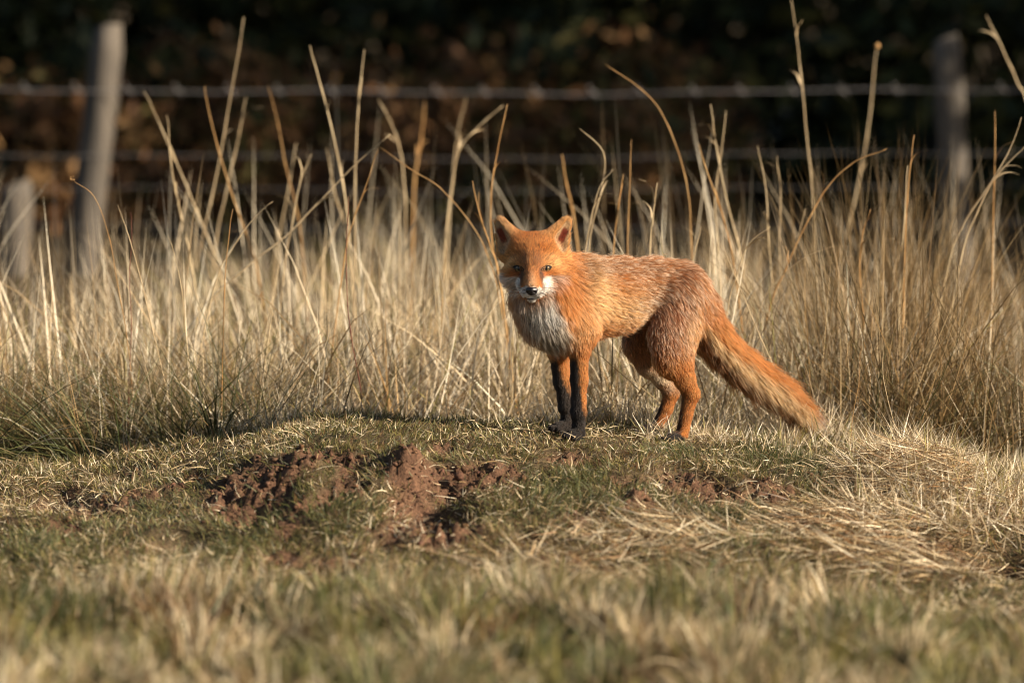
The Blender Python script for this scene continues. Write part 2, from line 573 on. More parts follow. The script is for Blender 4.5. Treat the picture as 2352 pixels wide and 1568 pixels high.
def zproj(P):
    d = P - CAM
    t = DIST / (d @ c_f)
    px = 1176 + (d @ c_r) * t / PXM
    py = 784 - ((d - c_f * 0) @ c_u) * t / PXM
    return (px - 1102.5) / .3516, (py - 477.75) / .3516


def mixc(c, t, m):
    return c * (1 - m[:, None]) + (t if np.ndim(t) > 1 else t[None]) * m[:, None]


def gz(zx, zy, cx, cy, rx, ry):
    return np.exp(-(((zx - cx) / rx) ** 2 + ((zy - cy) / ry) ** 2))


def noise3(P, s, seed):
    return fbm(P[:, 0] * s + P[:, 1] * s * .7, P[:, 2] * s + P[:, 1] * s * .6, seed, 3)


def fox_colour(P, N, W, rnd):
    """root and tip colours of the coat at body points P"""
    zx, zy = zproj(P)
    n1 = noise3(P, 60, 3); n2 = noise3(P, 160, 7)
    wz = zx + (n1 - .5) * 90; wy = zy + (n1 - .5) * 90
    n = len(P)
    one = np.ones(n)
    # ---- trunk
    c = np.tile(C['OR'], (n, 1))
    c = mixc(c, C['OL'], np.clip(1.1 * gz(wz, wy, 720, 520, 110, 190) + .95 * gz(wz, wy, 950, 660, 260, 110) + .4 * gz(wz, wy, 1380, 700, 120, 200), 0, .9))
    c = mixc(c, C['RU'], sstep(760, 840, wy) * .8 * (wz > 650) + 0 * one)
    c = mixc(c, C['RU'] * 1.1, .75 * gz(wz, wy, 615, 500, 60, 170))
    back = (1 - sstep(360, 560, wy - sstep(900, 1400, wz) * 260)) * sstep(560, 720, wz)
    hip = np.clip(gz(wz, wy, 1240, 640, 230, 260) * 1.2, 0, 1)
    griz = np.clip(np.maximum(back * .75, hip), 0, 1)
    c = mixc(c, np.array([.20, .10, .052]), griz * .82)
    tipw = griz * .85
    trunk, trunk_tip = c, mixc(mixc(c * 1.1, np.array([.78, .58, .36]), .6 * (rnd > .62)), np.array([.80, .67, .52]), np.clip(tipw * (rnd > .55) * 1.1, 0, 1))
    # ---- neck and chest
    c = np.tile(np.array([.62, .51, .38]), (n, 1))
    c = mixc(c, C['WH'] * .95, np.clip(gz(wz, wy, 450, 650, 120, 120) * .95, 0, .85))
    c = mixc(c, C['DG'], np.clip((rnd < .34) * sstep(600, 740, wy) * .92 + .9 * gz(wz, wy, 460, 850, 90, 70) + (rnd < .25) * .5, 0, .95))
    c = mixc(c, np.array([.26, .115, .05]), 1 - sstep(195, 300, wz - (zy - 500) * .26))
    c = mixc(c, C['OR'], sstep(440, 510, wz + (560 - zy) * .25 - (zy - 600) * .26))
    c = mixc(c, C['OR'], 1 - sstep(480, 540, zy))
    c = mixc(c, C['OL'], .6 * gz(wz, wy, 640, 740, 70, 120))
    neck = c
    # ---- head (a,b in mm on the face)
    d = P - EYE_C
    fa = (d @ c_r) * 1000; fb = (d @ c_u) * 1000; fc = -(d @ c_f) * 1000
    ab = np.abs(fa + 2)
    na = fa + (n2 - .5) * 10; nb = fb + (n2 - .5) * 12
    c = np.tile(C['OR'] * .95, (n, 1))
    c = mixc(c, C['OL'], np.clip(.7 * gz(ab, fb, 40, 12, 20, 22) + .5 * gz(ab, fb, 60, 0, 16, 25), 0, 1))
    c = mixc(c, np.array([.22, .095, .045]), np.clip(.75 * gz(ab, fb, 12, 16, 10, 20) + .5 * (rnd < .3) * (fb > 5), 0, .85))
    c = mixc(c, np.array([.40, .13, .035]), .8 * gz(ab, fb, 31, -10, 18, 9))
    c = mixc(c, np.array([.58, .36, .19]), .85 * gz(ab, fb, 0, -34, 10, 22))
    c = mixc(c, np.array([.10, .045, .028]), .9 * gz(ab - (fb + 20) * -.1, fb, 22, -24, 6, 16))
    # white cheeks, lips, chin
    wl = -22 - 2 * (1 - sstep(20, 60, ab)) + (ab - 20) * .20
    white = sstep(22, 27, ab + (n2 - .5) * 6) * (1 - sstep(-4, 4, nb - wl)) * sstep(-56, -46, nb - (ab - 40) * .50) * (1 - sstep(62, 76, ab + (n2 - .5) * 8))
    lips = (1 - sstep(-48, -41, nb + sstep(6, 20, ab) * 2)) * sstep(-80, -75, fb) * (fc > 5)
    c = mixc(c, C['WH'] * .86, np.clip(np.maximum(white * (.75 + .25 * (rnd > .3)) * (.72 + .28 * (1 - gz(ab, fb, 52, -30, 8, 14))), lips), 0, 1) * .95)
    c = mixc(c, C['DG'], .75 * gz(ab, fb, 26, -44, 3.5, 9) * (fc > -5))
    c = mixc(c, C['DK'] * 1.5, np.clip(1.1 * gz(ab - 31, fb - (ab - 31) * .3, 0, 0, 14, 7.5) - .25, 0, .9) * (fc > -40))
    c = mixc(c, C['DK'] * 2, .8 * gz(ab, fb, 19 + 0 * ab, -12, 3.5, 9))
    headc = c
    # ---- ears
    front = sstep(.1, .45, -(N @ c_f))
    ec = np.tile(C['OR'] * .9, (n, 1))
    rim = np.zeros(n)
    holl = np.zeros(n)
    for q in EARS:
        dd = cap_d(P, q)
        holl = np.maximum(holl, (dd < .0012).astype(float))
    ec = mixc(ec, np.array([.58, .36, .16]), front * .7)
    cen_ = np.zeros(n)
    for q in EARS:
        ta_ = np.clip(((P - q['a']) @ (q['b'] - q['a'])) / ((q['b'] - q['a']) @ (q['b'] - q['a'])), 0, 1)
        dl = np.linalg.norm(np.cross(P - q['a'] - ta_[:, None] * (q['b'] - q['a']), q['n']), axis=1)
        cen_ = np.maximum(cen_, (1 - sstep(.005, .011, dl)) * sstep(.02, .25, ta_) * (1 - sstep(.75, .95, ta_)))
    ec = mixc(ec, np.array([.50, .38, .25]), holl * .75)
    ec = mixc(ec, np.array([.24, .04, .02]), holl * cen_ * .9)
    ec = mixc(ec, C['DK'], (1 - sstep(-.05, .25, -(N @ c_f))) * sstep(55, 80, fb) * .9)
    # ---- legs
    h = (1500 - wy)
    lx = zx - np.interp(zy, [900, 1100, 1450], [650, 648, 642])
    blk = np.clip(sstep(-10, 14, -lx * 1.0 - 8 + (zy - 1000) * .105 + (n2 - .5) * 26) * sstep(930, 1000, zy) + sstep(1250, 1400, zy), 0, 1)
    fn = mixc(np.tile(C['OR'] * .85, (n, 1)), C['DK'], blk)
    fn = mixc(fn, C['OL'], (1 - sstep(840, 930, zy)) * .5)
    lx = zx - np.interp(zy, [930, 1130, 1400], [515, 535, 565])
    blk = np.clip(sstep(-10, 20, -lx + (zy - 1060) * .16 + (n2 - .5) * 26) * sstep(940, 1010, zy) + sstep(1080, 1250, zy), 0, 1)
    ff = mixc(np.tile(C['OR'] * .9, (n, 1)), C['DK'] * 1.3, blk)
    ff = mixc(ff, C['DG'], (1 - sstep(880, 930, zy)) * .6)
    hip2 = 1 - sstep(820, 1060, wy)
    hn = np.tile(C['OR'] * .85, (n, 1))
    hn = mixc(hn, np.array([.27, .11, .05]), np.clip(hip2 * .9, 0, 1) * (1 - .6 * sstep(1330, 1430, wz)))
    hn = mixc(hn, C['OL'], .55 * gz(wz, wy, 1400, 800, 70, 150))
    lx = zx - np.interp(zy, [1210, 1340, 1470], [1378, 1350, 1322])
    hn = mixc(hn, C['DK'], np.clip(sstep(4, 26, -lx + (zy - 1400) * .12) * sstep(1150, 1250, zy) * .85 + sstep(1478, 1495, zy - lx * .4), 0, 1))
    hn_tip = mixc(hn * 1.1, np.array([.74, .56, .40]), np.clip(hip2 * .8 * (rnd > .55), 0, 1))
    hf = np.tile(np.array([.34, .17, .08]), (n, 1))
    hf = mixc(hf, np.array([.60, .46, .30]), np.clip(gz(wz, wy, 1160, 1110, 110, 70) * 1.1, 0, 1))
    hf = mixc(hf, C['OR'] * .8, sstep(1180, 1230, zy))
    lx = zx - np.interp(zy, [1210, 1310, 1420], [1248, 1218, 1160])
    hf = mixc(hf, C['DK'], np.clip(sstep(2, 24, -lx + (zy - 1390) * .12) * sstep(1190, 1280, zy) + sstep(1405, 1430, zy - lx * .3), 0, 1) * .95)
    # ---- tail: across = signed distance from its axis, upper side positive
    tx = np.array([t[0] for t in TL], float); ty = np.array([t[1] for t in TL], float)
    cy = np.interp(zx, tx, ty)
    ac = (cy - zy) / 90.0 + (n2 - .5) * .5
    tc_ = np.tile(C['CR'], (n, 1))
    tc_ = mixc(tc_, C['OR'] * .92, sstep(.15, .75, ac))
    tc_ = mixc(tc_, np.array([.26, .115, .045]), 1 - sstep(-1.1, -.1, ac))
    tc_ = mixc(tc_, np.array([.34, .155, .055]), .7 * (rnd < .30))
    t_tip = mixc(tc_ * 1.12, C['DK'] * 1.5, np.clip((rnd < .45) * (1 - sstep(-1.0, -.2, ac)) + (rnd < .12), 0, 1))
    endm = sstep(2110, 2180, zx + (n1 - .5) * 40)
    tc_ = mixc(tc_, np.array([.09, .07, .06]), endm * .9)
    t_tip = mixc(t_tip, np.array([.42, .38, .34]), endm * .9)
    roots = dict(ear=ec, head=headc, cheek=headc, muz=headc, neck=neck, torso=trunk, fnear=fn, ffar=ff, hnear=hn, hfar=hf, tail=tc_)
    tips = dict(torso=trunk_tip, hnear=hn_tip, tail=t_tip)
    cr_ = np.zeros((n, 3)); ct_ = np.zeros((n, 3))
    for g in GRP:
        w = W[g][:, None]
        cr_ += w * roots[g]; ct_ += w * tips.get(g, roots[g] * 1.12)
    return cr_, np.clip(ct_, 0, .92)


def fox_weights(P):
    """blend weights of the body regions, coat flow, length, lift"""
    n = len(P)
    W = {g: np.zeros(n) for g in GRP}
    fl = np.zeros((n, 3)); ln = np.zeros(n); li = np.zeros(n); tot = np.zeros(n); de = np.zeros(n)
    for q in PR:
        d = np.maximum(cap_d(P, q), -.004) + .004
        w = np.exp(-d / .0075)
        W[q['grp']] += w
        if isinstance(q['flow'], tuple):
            f = P - q['flow'][1]; f = f / (np.linalg.norm(f, axis=1, keepdims=True) + 1e-9)
        else:
            f = np.tile(q['flow'] / np.linalg.norm(q['flow']), (n, 1))
        fl += w[:, None] * f; ln += w * q['ln']; li += w * q['lift']; de += w * q['dens']; tot += w
    tot += 1e-12
    for g in GRP: W[g] /= tot
    return W, fl, ln / tot, li / tot, de / tot


def on_face(a, b, out_mm=.6):
    """point of the bare head surface seen at face position a,b"""
    c = np.linspace(75, -60, 300)
    P = np.stack([H(a, b, x) for x in c])
    d = np.full(len(c), 1.0)
    for q in PR[:15]:
        d = smin(d, cap_d(P, q), q['k'])
    i = int(np.argmax(d < 0))
    return P[i] - c_f * out_mm * .001



EYES = {}
for s_ in (-1, 1):
    pc_ = on_face(31 * s_, 0, 0)
    g_ = np.cross(on_face(31 * s_ + 7, 0, 0) - on_face(31 * s_ - 7, 0, 0), on_face(31 * s_, 6, 0) - on_face(31 * s_, -6, 0))
    g_ /= np.linalg.norm(g_)
    ax_ = g_ * .45 - c_f * .55
    ax_ /= np.linalg.norm(ax_)
    er_ = c_r - (c_r @ ax_) * ax_; er_ /= np.linalg.norm(er_)
    EYES[s_] = (pc_, ax_, er_, np.cross(ax_, er_))
bw = fox_weights(FV)
bc, _ = fox_colour(FV, FN, bw[0], np.full(len(FV), .5))
FOX_BASE = FP(900, 1480, -.04)
fox = empty('fox', FOX_BASE)
tag(fox, 'red fox standing on the grassy mound with its face turned to the viewer', 'fox')
m_body, nt, p = new_mat('fox_skin')
a_ = nt.nodes.new('ShaderNodeAttribute'); a_.attribute_name = 'Col'
nt.links.new(a_.outputs['Color'], p.inputs['Base Color'])
p.inputs['Roughness'].default_value = .85; p.inputs['Specular IOR Level'].default_value = .1
body = link_mesh('body', np_mesh('fox_body', FV, None, bc * .75, True, FQ), m_body, fox)

# ---- coat
fa_ = np.linalg.norm(np.cross(FV[FQ[:, 2]] - FV[FQ[:, 0]], FV[FQ[:, 3]] - FV[FQ[:, 1]]), axis=1) * .5
fw_ = fa_ * bw[4][FQ].mean(1)
NH = 340000
fi = RNG.choice(len(FQ), NH, p=fw_ / fw_.sum())
u, v = RNG.random(NH)[:, None], RNG.random(NH)[:, None]
q = FQ[fi]
HP = (FV[q[:, 0]] * (1 - u) + FV[q[:, 1]] * u) * (1 - v) + (FV[q[:, 3]] * (1 - u) + FV[q[:, 2]] * u) * v
HN = (FN[q[:, 0]] * (1 - u) + FN[q[:, 1]] * u) * (1 - v) + (FN[q[:, 3]] * (1 - u) + FN[q[:, 2]] * u) * v
HN /= np.linalg.norm(HN, axis=1, keepdims=True)
W, fl, ln, li, _d = fox_weights(HP)
rnd = np.clip(RNG.random(NH) * .45 + .55 * np.clip((noise3(HP, 260, 91) - .5) * 2.2 + .5, 0, 1), 0, 1)
d = HP - EYE_C
fa = (d @ c_r) * 1000; fb = (d @ c_u) * 1000; fc = -(d @ c_f) * 1000
# keep the eyes, nose and mouth clear
keep = np.ones(NH, bool)
for s in (-1, 1):
    ea = (fa - 31 * s) * s; eb = fb - ea * .28
    keep &= ~(((ea / 12.2) ** 2 + (eb / 6.4) ** 2 < 1) & (fc > -30))
    near = np.exp(-((ea / 18) ** 2 + (eb / 13) ** 2))
    ln = ln * (1 - .45 * near * (fc > -40))
keep &= ~((((fa + 2) / 13.5) ** 2 + ((fb + 53) / 11) ** 2 < 1) & (fc > 35))
# ear hollows: long pale hairs from the inner rim, few in the middle
holl = np.zeros(NH, bool)
for qq in EARS:
    holl |= (cap_d(HP, qq) < .0012)
keep &= ~((HP[:, 2] < ground_z(HP[:, 0], HP[:, 1]) - .004))
ln = np.where(holl, ln * .8, ln)
inner = (~holl) & (W['ear'] > .5) & (-(HN @ c_f) > .25)
ln = np.where(inner & (rnd < .3), ln * 2.4, ln)
HP, HN, fl, ln, li = [a[keep] for a in (HP, HN, fl, ln, li)]
W = {g: W[g][keep] for g in GRP}
n = len(HP)
# tufts: every hair leans towards the nearest guide hair
from mathutils.kdtree import KDTree
NG = 76000
gi = RNG.choice(n, NG, replace=False)
kd = KDTree(NG)
for j_, g_ in enumerate(HP[gi]):
    kd.insert(g_, j_)
kd.balance()
own = np.array([kd.find(p_)[1] for p_ in HP])
CLB = RNG.random(NG)[own]
rnd = np.clip(.3 * RNG.random(n) + .7 * RNG.random(NG)[own], 0, 1)
cr_, ct_ = fox_colour(HP, HN, W, rnd)
fl = fl / (np.linalg.norm(fl, axis=1, keepdims=True) + 1e-9)
tg = fl - (fl * HN).sum(1, keepdims=True) * HN
tg /= (np.linalg.norm(tg, axis=1, keepdims=True) + 1e-6)
bt = np.cross(HN, tg)
# tufts: hairs of one small patch sway together
sway = ((noise3(HP, 60, 61) - .5) * .9 + (noise3(HP, 230, 67) - .5) * .9) * np.where(ln < .012, .5, 1) + RNG.normal(0, .16, n)
tg = tg * np.cos(sway * .6)[:, None] + bt * np.sin(sway * .6)[:, None]
lv = np.maximum(li * (0.8 + .4 * noise3(HP, 200, 71)) + RNG.normal(0, .10, n), .12) + np.where(ln < .012, .12, 0)
guard = (RNG.random(n) < .07) & (W['ear'] < .4)
lv = np.where(guard & (ln > .012), lv * 1.35, lv)
L = ln * (.65 + .6 * RNG.random(n)) * np.where(guard & (ln > .012), 1.45, 1.0) * (.9 + .2 * noise3(HP, 200, 77))
NPT = 5
pts = np.zeros((n, NPT, 3)); pts[:, 0] = HP - HN * np.minimum(.0010, ln * .03)[:, None]
for k in range(1, NPT):
    s = (k - .5) / (NPT - 1)
    ang = lv * (1.25 - .75 * s)
    dr = tg * np.cos(ang)[:, None] + HN * np.sin(ang)[:, None]
    dr[:, 2] -= .22 * s * (ln / .03)
    dr /= np.linalg.norm(dr, axis=1, keepdims=True)
    pts[:, k] = pts[:, k - 1] + dr * (L / (NPT - 1))[:, None]
off = pts[gi][own] - pts            # towards the guide, point by point
dist = np.linalg.norm(off[:, 0], axis=1)
cl = np.clip(.5 * (ln / .02) ** .4, .15, .6) * (dist < .01)
for k in range(1, NPT):
    pts[:, k] += off[:, k] * (cl * (k / (NPT - 1)) ** 1.3)[:, None]
tip_d = pts - EYE_C
ta, tb, tcz = (tip_d @ c_r) * 1000, (tip_d @ c_u) * 1000, -(tip_d @ c_f) * 1000
ok = np.ones(n, bool)
for s in (-1, 1):
    ea = (ta - 31 * s) * s; eb = tb - ea * .30
    ok &= ~((((ea / 12) ** 2 + (eb / 6.0) ** 2 < 1) & (tcz > -40)).any(1))
ok &= ~((((ta + 2) / 12.5) ** 2 + ((tb + 53) / 9.5) ** 2 < 1) & (tcz > 30)).any(1)
ok &= ~((np.abs(ta + 1) < 17) & (np.abs(tb + 70 - np.abs(ta + 2) * .2) < 1.6) & (tcz > 20)).any(1)
CLB = CLB[ok]
pts, HP, ln, cr_, ct_ = pts[ok], HP[ok], ln[ok], cr_[ok], ct_[ok]
n = len(pts)
rad0 = np.where(ln < .011, .00024, .00033)
taper = np.array([1.0, .95, .8, .55, .12])
HPOW = 1.36
br = (.80 + .4 * RNG.random(n))[:, None] * (.60 + .74 * CLB)[:, None]
pc = np.zeros((n, NPT, 4)); pc[..., 3] = 1
for k in range(NPT):
    s = k / (NPT - 1)
    t = s ** 1.6
    pc[:, k, :3] = np.clip((cr_ * (.72 + .28 * s) * (1 - t) + ct_ * t) * br, 0, .9) ** HPOW * 1.2


def hair_object(name, pts, rad, cols, mat, parent):
    n, k, _ = pts.shape
    hc = bpy.data.hair_curves.new(name)
    hc.add_curves([k] * n)
    hc.attributes['position'].data.foreach_set('vector', np.asarray(pts, np.float32).ravel())
    ra = hc.attributes.get('radius') or hc.attributes.new('radius', 'FLOAT', 'POINT')
    ra.data.foreach_set('value', np.asarray(rad, np.float32).ravel())
    ca = hc.attributes.new('Col', 'FLOAT_COLOR', 'POINT')
    ca.data.foreach_set('color', np.asarray(cols, np.float32).ravel())
    hc.materials.append(mat)
    o = bpy.data.objects.new(name, hc)
    COL.objects.link(o)
    if parent is not None:
        o.parent = parent; o.location = -Vector(parent.location)
    return o


m_fur = bpy.data.materials.new('fox_fur'); m_fur.use_nodes = True
nt = m_fur.node_tree; nt.nodes.clear()
out = nt.nodes.new('ShaderNodeOutputMaterial')
ph = nt.nodes.new('ShaderNodeBsdfHairPrincipled')
ph.model = 'CHIANG'; ph.parametrization = 'COLOR'
a_ = nt.nodes.new('ShaderNodeAttribute'); a_.attribute_name = 'Col'
nt.links.new(a_.outputs['Color'], ph.inputs['Color'])
ph.inputs['Roughness'].default_value = .55
ph.inputs['Radial Roughness'].default_value = .6
ph.inputs['Coat'].default_value = 0.0
dfb = nt.nodes.new('ShaderNodeBsdfDiffuse')
nt.links.new(a_.outputs['Color'], dfb.inputs['Color'])
mxh = nt.nodes.new('ShaderNodeMixShader'); mxh.inputs[0].default_value = .45
nt.links.new(ph.outputs[0], mxh.inputs[1]); nt.links.new(dfb.outputs[0], mxh.inputs[2])
nt.links.new(mxh.outputs[0], out.inputs['Surface'])
fur = hair_object('fur', pts, rad0[:, None] * taper[None], pc, m_fur, fox)

# ---- eyes
m_eye, nt, p = new_mat('fox_eye')
a_ = nt.nodes.new('ShaderNodeAttribute'); a_.attribute_name = 'Col'
nt.links.new(a_.outputs['Color'], p.inputs['Base Color'])
p.inputs['Roughness'].default_value = .06; p.inputs['Specular IOR Level'].default_value = .6
m_lid, nt, p = new_mat('dark_eyelid')
p.inputs['Base Color'].default_value = (.012, .008, .006, 1); p.inputs['Roughness'].default_value = .75; p.inputs['Specular IOR Level'].default_value = .15
for s in (-1, 1):
    pc_ = on_face(31 * s, 0, 0)
    r = .0115
    cen = pc_ + c_f * (r - .0020)
    c0 = -((cen - EYE_C) @ c_f) * 1000
    NU, NW = 32, 30
    V_, Q_, Cc = [], [], []
    for i in range(NW + 1):
        th = math.pi * i / NW
        for j in range(NU):
            ph_ = 2 * math.pi * j / NU
            x, y_, z_ = math.sin(th) * math.cos(ph_), math.sin(th) * math.sin(ph_), math.cos(th)
            V_.append(cen + r * (x * c_r + y_ * c_u - z_ * c_f))
            pup = z_ > 0 and math.hypot(x / .22, y_ / .34) < 1
            Cc.append((.003, .003, .003) if pup else ((.13, .085, .035) if z_ > .80 else (.012, .008, .006)))
    for i in range(NW):
        for j in range(NU):
            Q_.append((i * NU + j, (i + 1) * NU + j, (i + 1) * NU + (j + 1) % NU, i * NU + (j + 1) % NU))
    link_mesh('eye', np_mesh('fox_eye', np.array(V_), None, np.array(Cc), True, np.array(Q_)), m_eye, fox)
    # lid: an almond opening with a dark rim lying on the face
    V_, Q_ = [], []
    NA = 36
    rings = [(.02, 'f', .2), (.5, 'f', .2), (.97, 'f', .2), (.90, 'e', .1), (1.0, 'e', .7), (1.14, 'm', .6), (1.40, 'f', .8), (1.8, 'f', -1.5)]
    for rr, kind, up in rings:
        for j in range(NA):
            t = 2 * math.pi * j / NA
            ct, st_ = math.cos(t), math.sin(t)
            aa = 8.8 * rr * ct; bb = (4.3 if st_ > 0 else 3.5) * rr * st_ * (1 - .25 * ct * ct) + aa * .28
            de = c0 + math.sqrt(max(r * r * 1e6 - min(aa * aa + bb * bb, r * r * 1e6 - 4), 0))
            df = -((on_face(31 * s + aa * s, bb, 0) - EYE_C) @ c_f) * 1000
            dep = de if kind == 'e' else df if kind == 'f' else max(de, df)
            V_.append(H(31 * s + aa * s, bb, dep + up))
    for k in range(len(rings) - 1):
        for j in range(NA):
            Q_.append((k * NA + j, k * NA + (j + 1) % NA, (k + 1) * NA + (j + 1) % NA, (k + 1) * NA + j))
    link_mesh('eyelid', np_mesh('fox_eyelid', np.array(V_), None, None, True, np.array(Q_)), m_lid, fox)

# ---- nose leather with nostrils
m_nose, nt, p = new_mat('nose_leather')
p.inputs['Base Color'].default_value = (.012, .010, .011, 1); p.inputs['Roughness'].default_value = .32
nz = nt.nodes.new('ShaderNodeTexNoise'); nz.inputs['Scale'].default_value = 900
tcn = nt.nodes.new('ShaderNodeTexCoord'); nt.links.new(tcn.outputs['Object'], nz.inputs['Vector'])
bp = nt.nodes.new('ShaderNodeBump'); bp.inputs['Strength'].default_value = .4; bp.inputs['Distance'].default_value = .0006
nt.links.new(nz.outputs['Fac'], bp.inputs['Height']); nt.links.new(bp.outputs[0], p.inputs['Normal'])
NP = []


def ncap(a, b, ra, rb, k):
    NP.append(dict(a=H(*a), b=H(*b), ra=ra * .001, rb=rb * .001, k=k * .001, sq=None, n=None))


ncap((-9, -49.5, 53), (5, -49.5, 53), 6.8, 6.8, 4)
ncap((-2, -50, 56), (-2, -58, 53), 7.5, 4.2, 4)
ncap((-10.5, -54, 51), (-5, -57, 51), 4.2, 4.0, 3)
ncap((6.5, -54, 51), (1, -57, 51), 4.2, 4.0, 3)
Fn, on = eval_sdf(NP, [], .0009, .006)
for s in (-1, 1):
    hq = dict(a=H(-2 + 4.6 * s, -53.5, 62), b=H(-2 + 8.0 * s, -55, 57), ra=.0027, rb=.0019, sq=None, n=None)
    ax = [on[k] + .0009 * np.arange(Fn.shape[k]) for k in range(3)]
    P = np.stack(np.meshgrid(*ax, indexing='ij'), -1)
    Fn = np.maximum(Fn, -cap_d(P, hq))
NV, NQ = surface_nets(Fn, on, .0009)
link_mesh('nose', np_mesh('fox_nose', NV, None, None, True, NQ), m_nose, fox)


def tube_mesh(name, P, r, sides=6, cols=None):
    P = np.asarray(P, float); n = len(P)
    r = np.broadcast_to(np.asarray(r, float), (n,))
    T_ = np.gradient(P, axis=0); T_ /= np.linalg.norm(T_, axis=1, keepdims=True) + 1e-12
    ref = np.array([0, 1.0, 0.02]) if abs(T_[0][1]) < .8 else np.array([1.0, 0, 0])
    V_ = []
    for i in range(n):
        a = np.cross(T_[i], ref); a /= np.linalg.norm(a) + 1e-12
        b = np.cross(T_[i], a)
        for j in range(sides):
            t = 2 * math.pi * j / sides
            V_.append(P[i] + r[i] * (math.cos(t) * a + math.sin(t) * b))
    Q_ = [(i * sides + j, i * sides + (j + 1) % sides, (i + 1) * sides + (j + 1) % sides, (i + 1) * sides + j) for i in range(n - 1) for j in range(sides)]
    V_.append(P[0]); V_.append(P[-1])
    T3 = [(n * sides, (j + 1) % sides, j) for j in range(sides)] + [(n * sides + 1, (n - 1) * sides + j, (n - 1) * sides + (j + 1) % sides) for j in range(sides)]
    return np_mesh(name, np.array(V_), np.array(T3), None, True, np.array(Q_))


def spline(P, m=6):
    """Catmull-Rom through points"""
    P = np.asarray(P, float)
    Q_ = np.vstack([2 * P[0] - P[1], P, 2 * P[-1] - P[-2]])
    out = []
    for i in range(1, len(Q_) - 2):
        for t in np.linspace(0, 1, m, endpoint=False):
            a, b, c, d = Q_[i - 1], Q_[i], Q_[i + 1], Q_[i + 2]
            out.append(.5 * ((2 * b) + (c - a) * t + (2 * a - 5 * b + 4 * c - d) * t * t + (3 * b - a - 3 * c + d) * t ** 3))
    out.append(P[-1])
    return np.array(out)


lip = [on_face(*p_, 1.4) for p_ in ((-17, -67), (-12, -68.8), (-6, -70.2), (-2, -69.6), (3, -70.2), (9, -69), (15, -66.5))]
link_mesh('mouth', tube_mesh('fox_mouth', spline(lip, 5), np.interp(np.linspace(0, 1, 31), [0, .3, .7, 1], [.0004, .0011, .0011, .0004])), m_lid, fox)
# whiskers
wp, wr = [], []
for s in (-1, 1):
    for k in range(9):
        st = on_face(-2 + s * RNG.uniform(12, 19), RNG.uniform(-58, -46), 0)
        dr = c_r * s * RNG.uniform(.7, 1) + c_u * RNG.uniform(-.45, .25) - c_f * RNG.uniform(-.1, .5)
        dr /= np.linalg.norm(dr); l = RNG.uniform(.035, .06)
        wp.append([st + dr * l * t - UPV * .012 * t * t for t in np.linspace(0, 1, 5)])
        wr.append([.0004, .00036, .0003, .0002, .00008])
wp = np.array(wp)
wcol = np.zeros((len(wp), 5, 4)); wcol[...] = (.02, .016, .014, 1)
hair_object('whiskers', wp, np.array(wr), wcol, m_fur, fox)
# ------------------------------------------------------------------ grass
def blades(base, az, lean, length, width, bend, col_root, col_tip, seg=3, flat=None, roll=None):
    """tapered bent strips. az heading, lean from vertical at the root, bend extra lean at the tip (radians)"""
    n = len(base)
    h = np.stack([np.cos(az), np.sin(az), np.zeros(n)], 1)
    up = np.array([0, 0, 1.0])
    if roll is None:
        roll = RNG.uniform(-1.2, 1.2, n)
    side0 = np.stack([-np.sin(az), np.cos(az), np.zeros(n)], 1)
    pos = base.copy()
    Vs, Cs = [], []
    wprof = np.array([1 - (k / seg) ** 1.6 for k in range(seg + 1)]); wprof[0] = .8
    for k in range(seg + 1):
        s = k / seg
        ang = lean + bend * s
        d = h * np.sin(ang)[:, None] + up * np.cos(ang)[:, None]
        if k:
            pos = pos + d * (length / seg)[:, None]
        nrm = np.cross(d, side0)
        sd = side0 * np.cos(roll)[:, None] + nrm * np.sin(roll)[:, None]
        c = col_root * (1 - s) + col_tip * s
        if k < seg:
            w = (width * wprof[k] * .5)[:, None]
            Vs += [pos - sd * w, pos + sd * w]; Cs += [c, c]
        else:
            Vs.append(pos); Cs.append(c)
    m = len(Vs)
    V = np.stack(Vs, 1).reshape(-1, 3); Cc = np.stack(Cs, 1).reshape(-1, 3)
    o = (np.arange(n) * m)[:, None]
    Q_ = []
    for k in range(seg - 1):
        Q_.append(o + np.array([[2 * k, 2 * k + 1, 2 * k + 3, 2 * k + 2]]))
    Q_ = np.concatenate(Q_) if Q_ else None
    T3 = o + np.array([[2 * seg - 2, 2 * seg - 1, 2 * seg]])
    return V, T3, Q_, Cc


def blade_object(name, sets, mat, label, cat):
    Vs, Ts, Qs, Cs, off = [], [], [], [], 0
    for V, T3, Q_, c in sets:
        Vs.append(V); Ts.append(T3 + off); Cs.append(c)
        if Q_ is not None: Qs.append(Q_ + off)
        off += len(V)
    me = np_mesh(name, np.concatenate(Vs), np.concatenate(Ts), np.clip(np.concatenate(Cs), 0, 1), False, np.concatenate(Qs) if Qs else None)
    o = link_mesh(name, me, mat)
    tag(o, label, cat, kind='stuff')
    return o


STRAW = np.array([[.62, .48, .29], [.70, .57, .37], [.52, .38, .20], [.77, .66, .46], [.36, .24, .12]])
GREEN = np.array([[.095, .105, .036], [.135, .135, .045], [.068, .080, .031], [.18, .165, .06], [.11, .12, .055]])
OLIVE = np.array([[.24, .205, .065], [.30, .25, .08], [.18, .165, .05]])
BROWN = np.array([[.16, .085, .035], [.22, .12, .05], [.11, .065, .032]])


PALE = np.array([[.66, .54, .37], [.74, .63, .45], [.60, .47, .29], [.80, .71, .54], [.34, .24, .13]])


def pick(pal, n):
    i = RNG.integers(0, len(pal), n)
    return pal[i] * RNG.uniform(.8, 1.2, (n, 1))


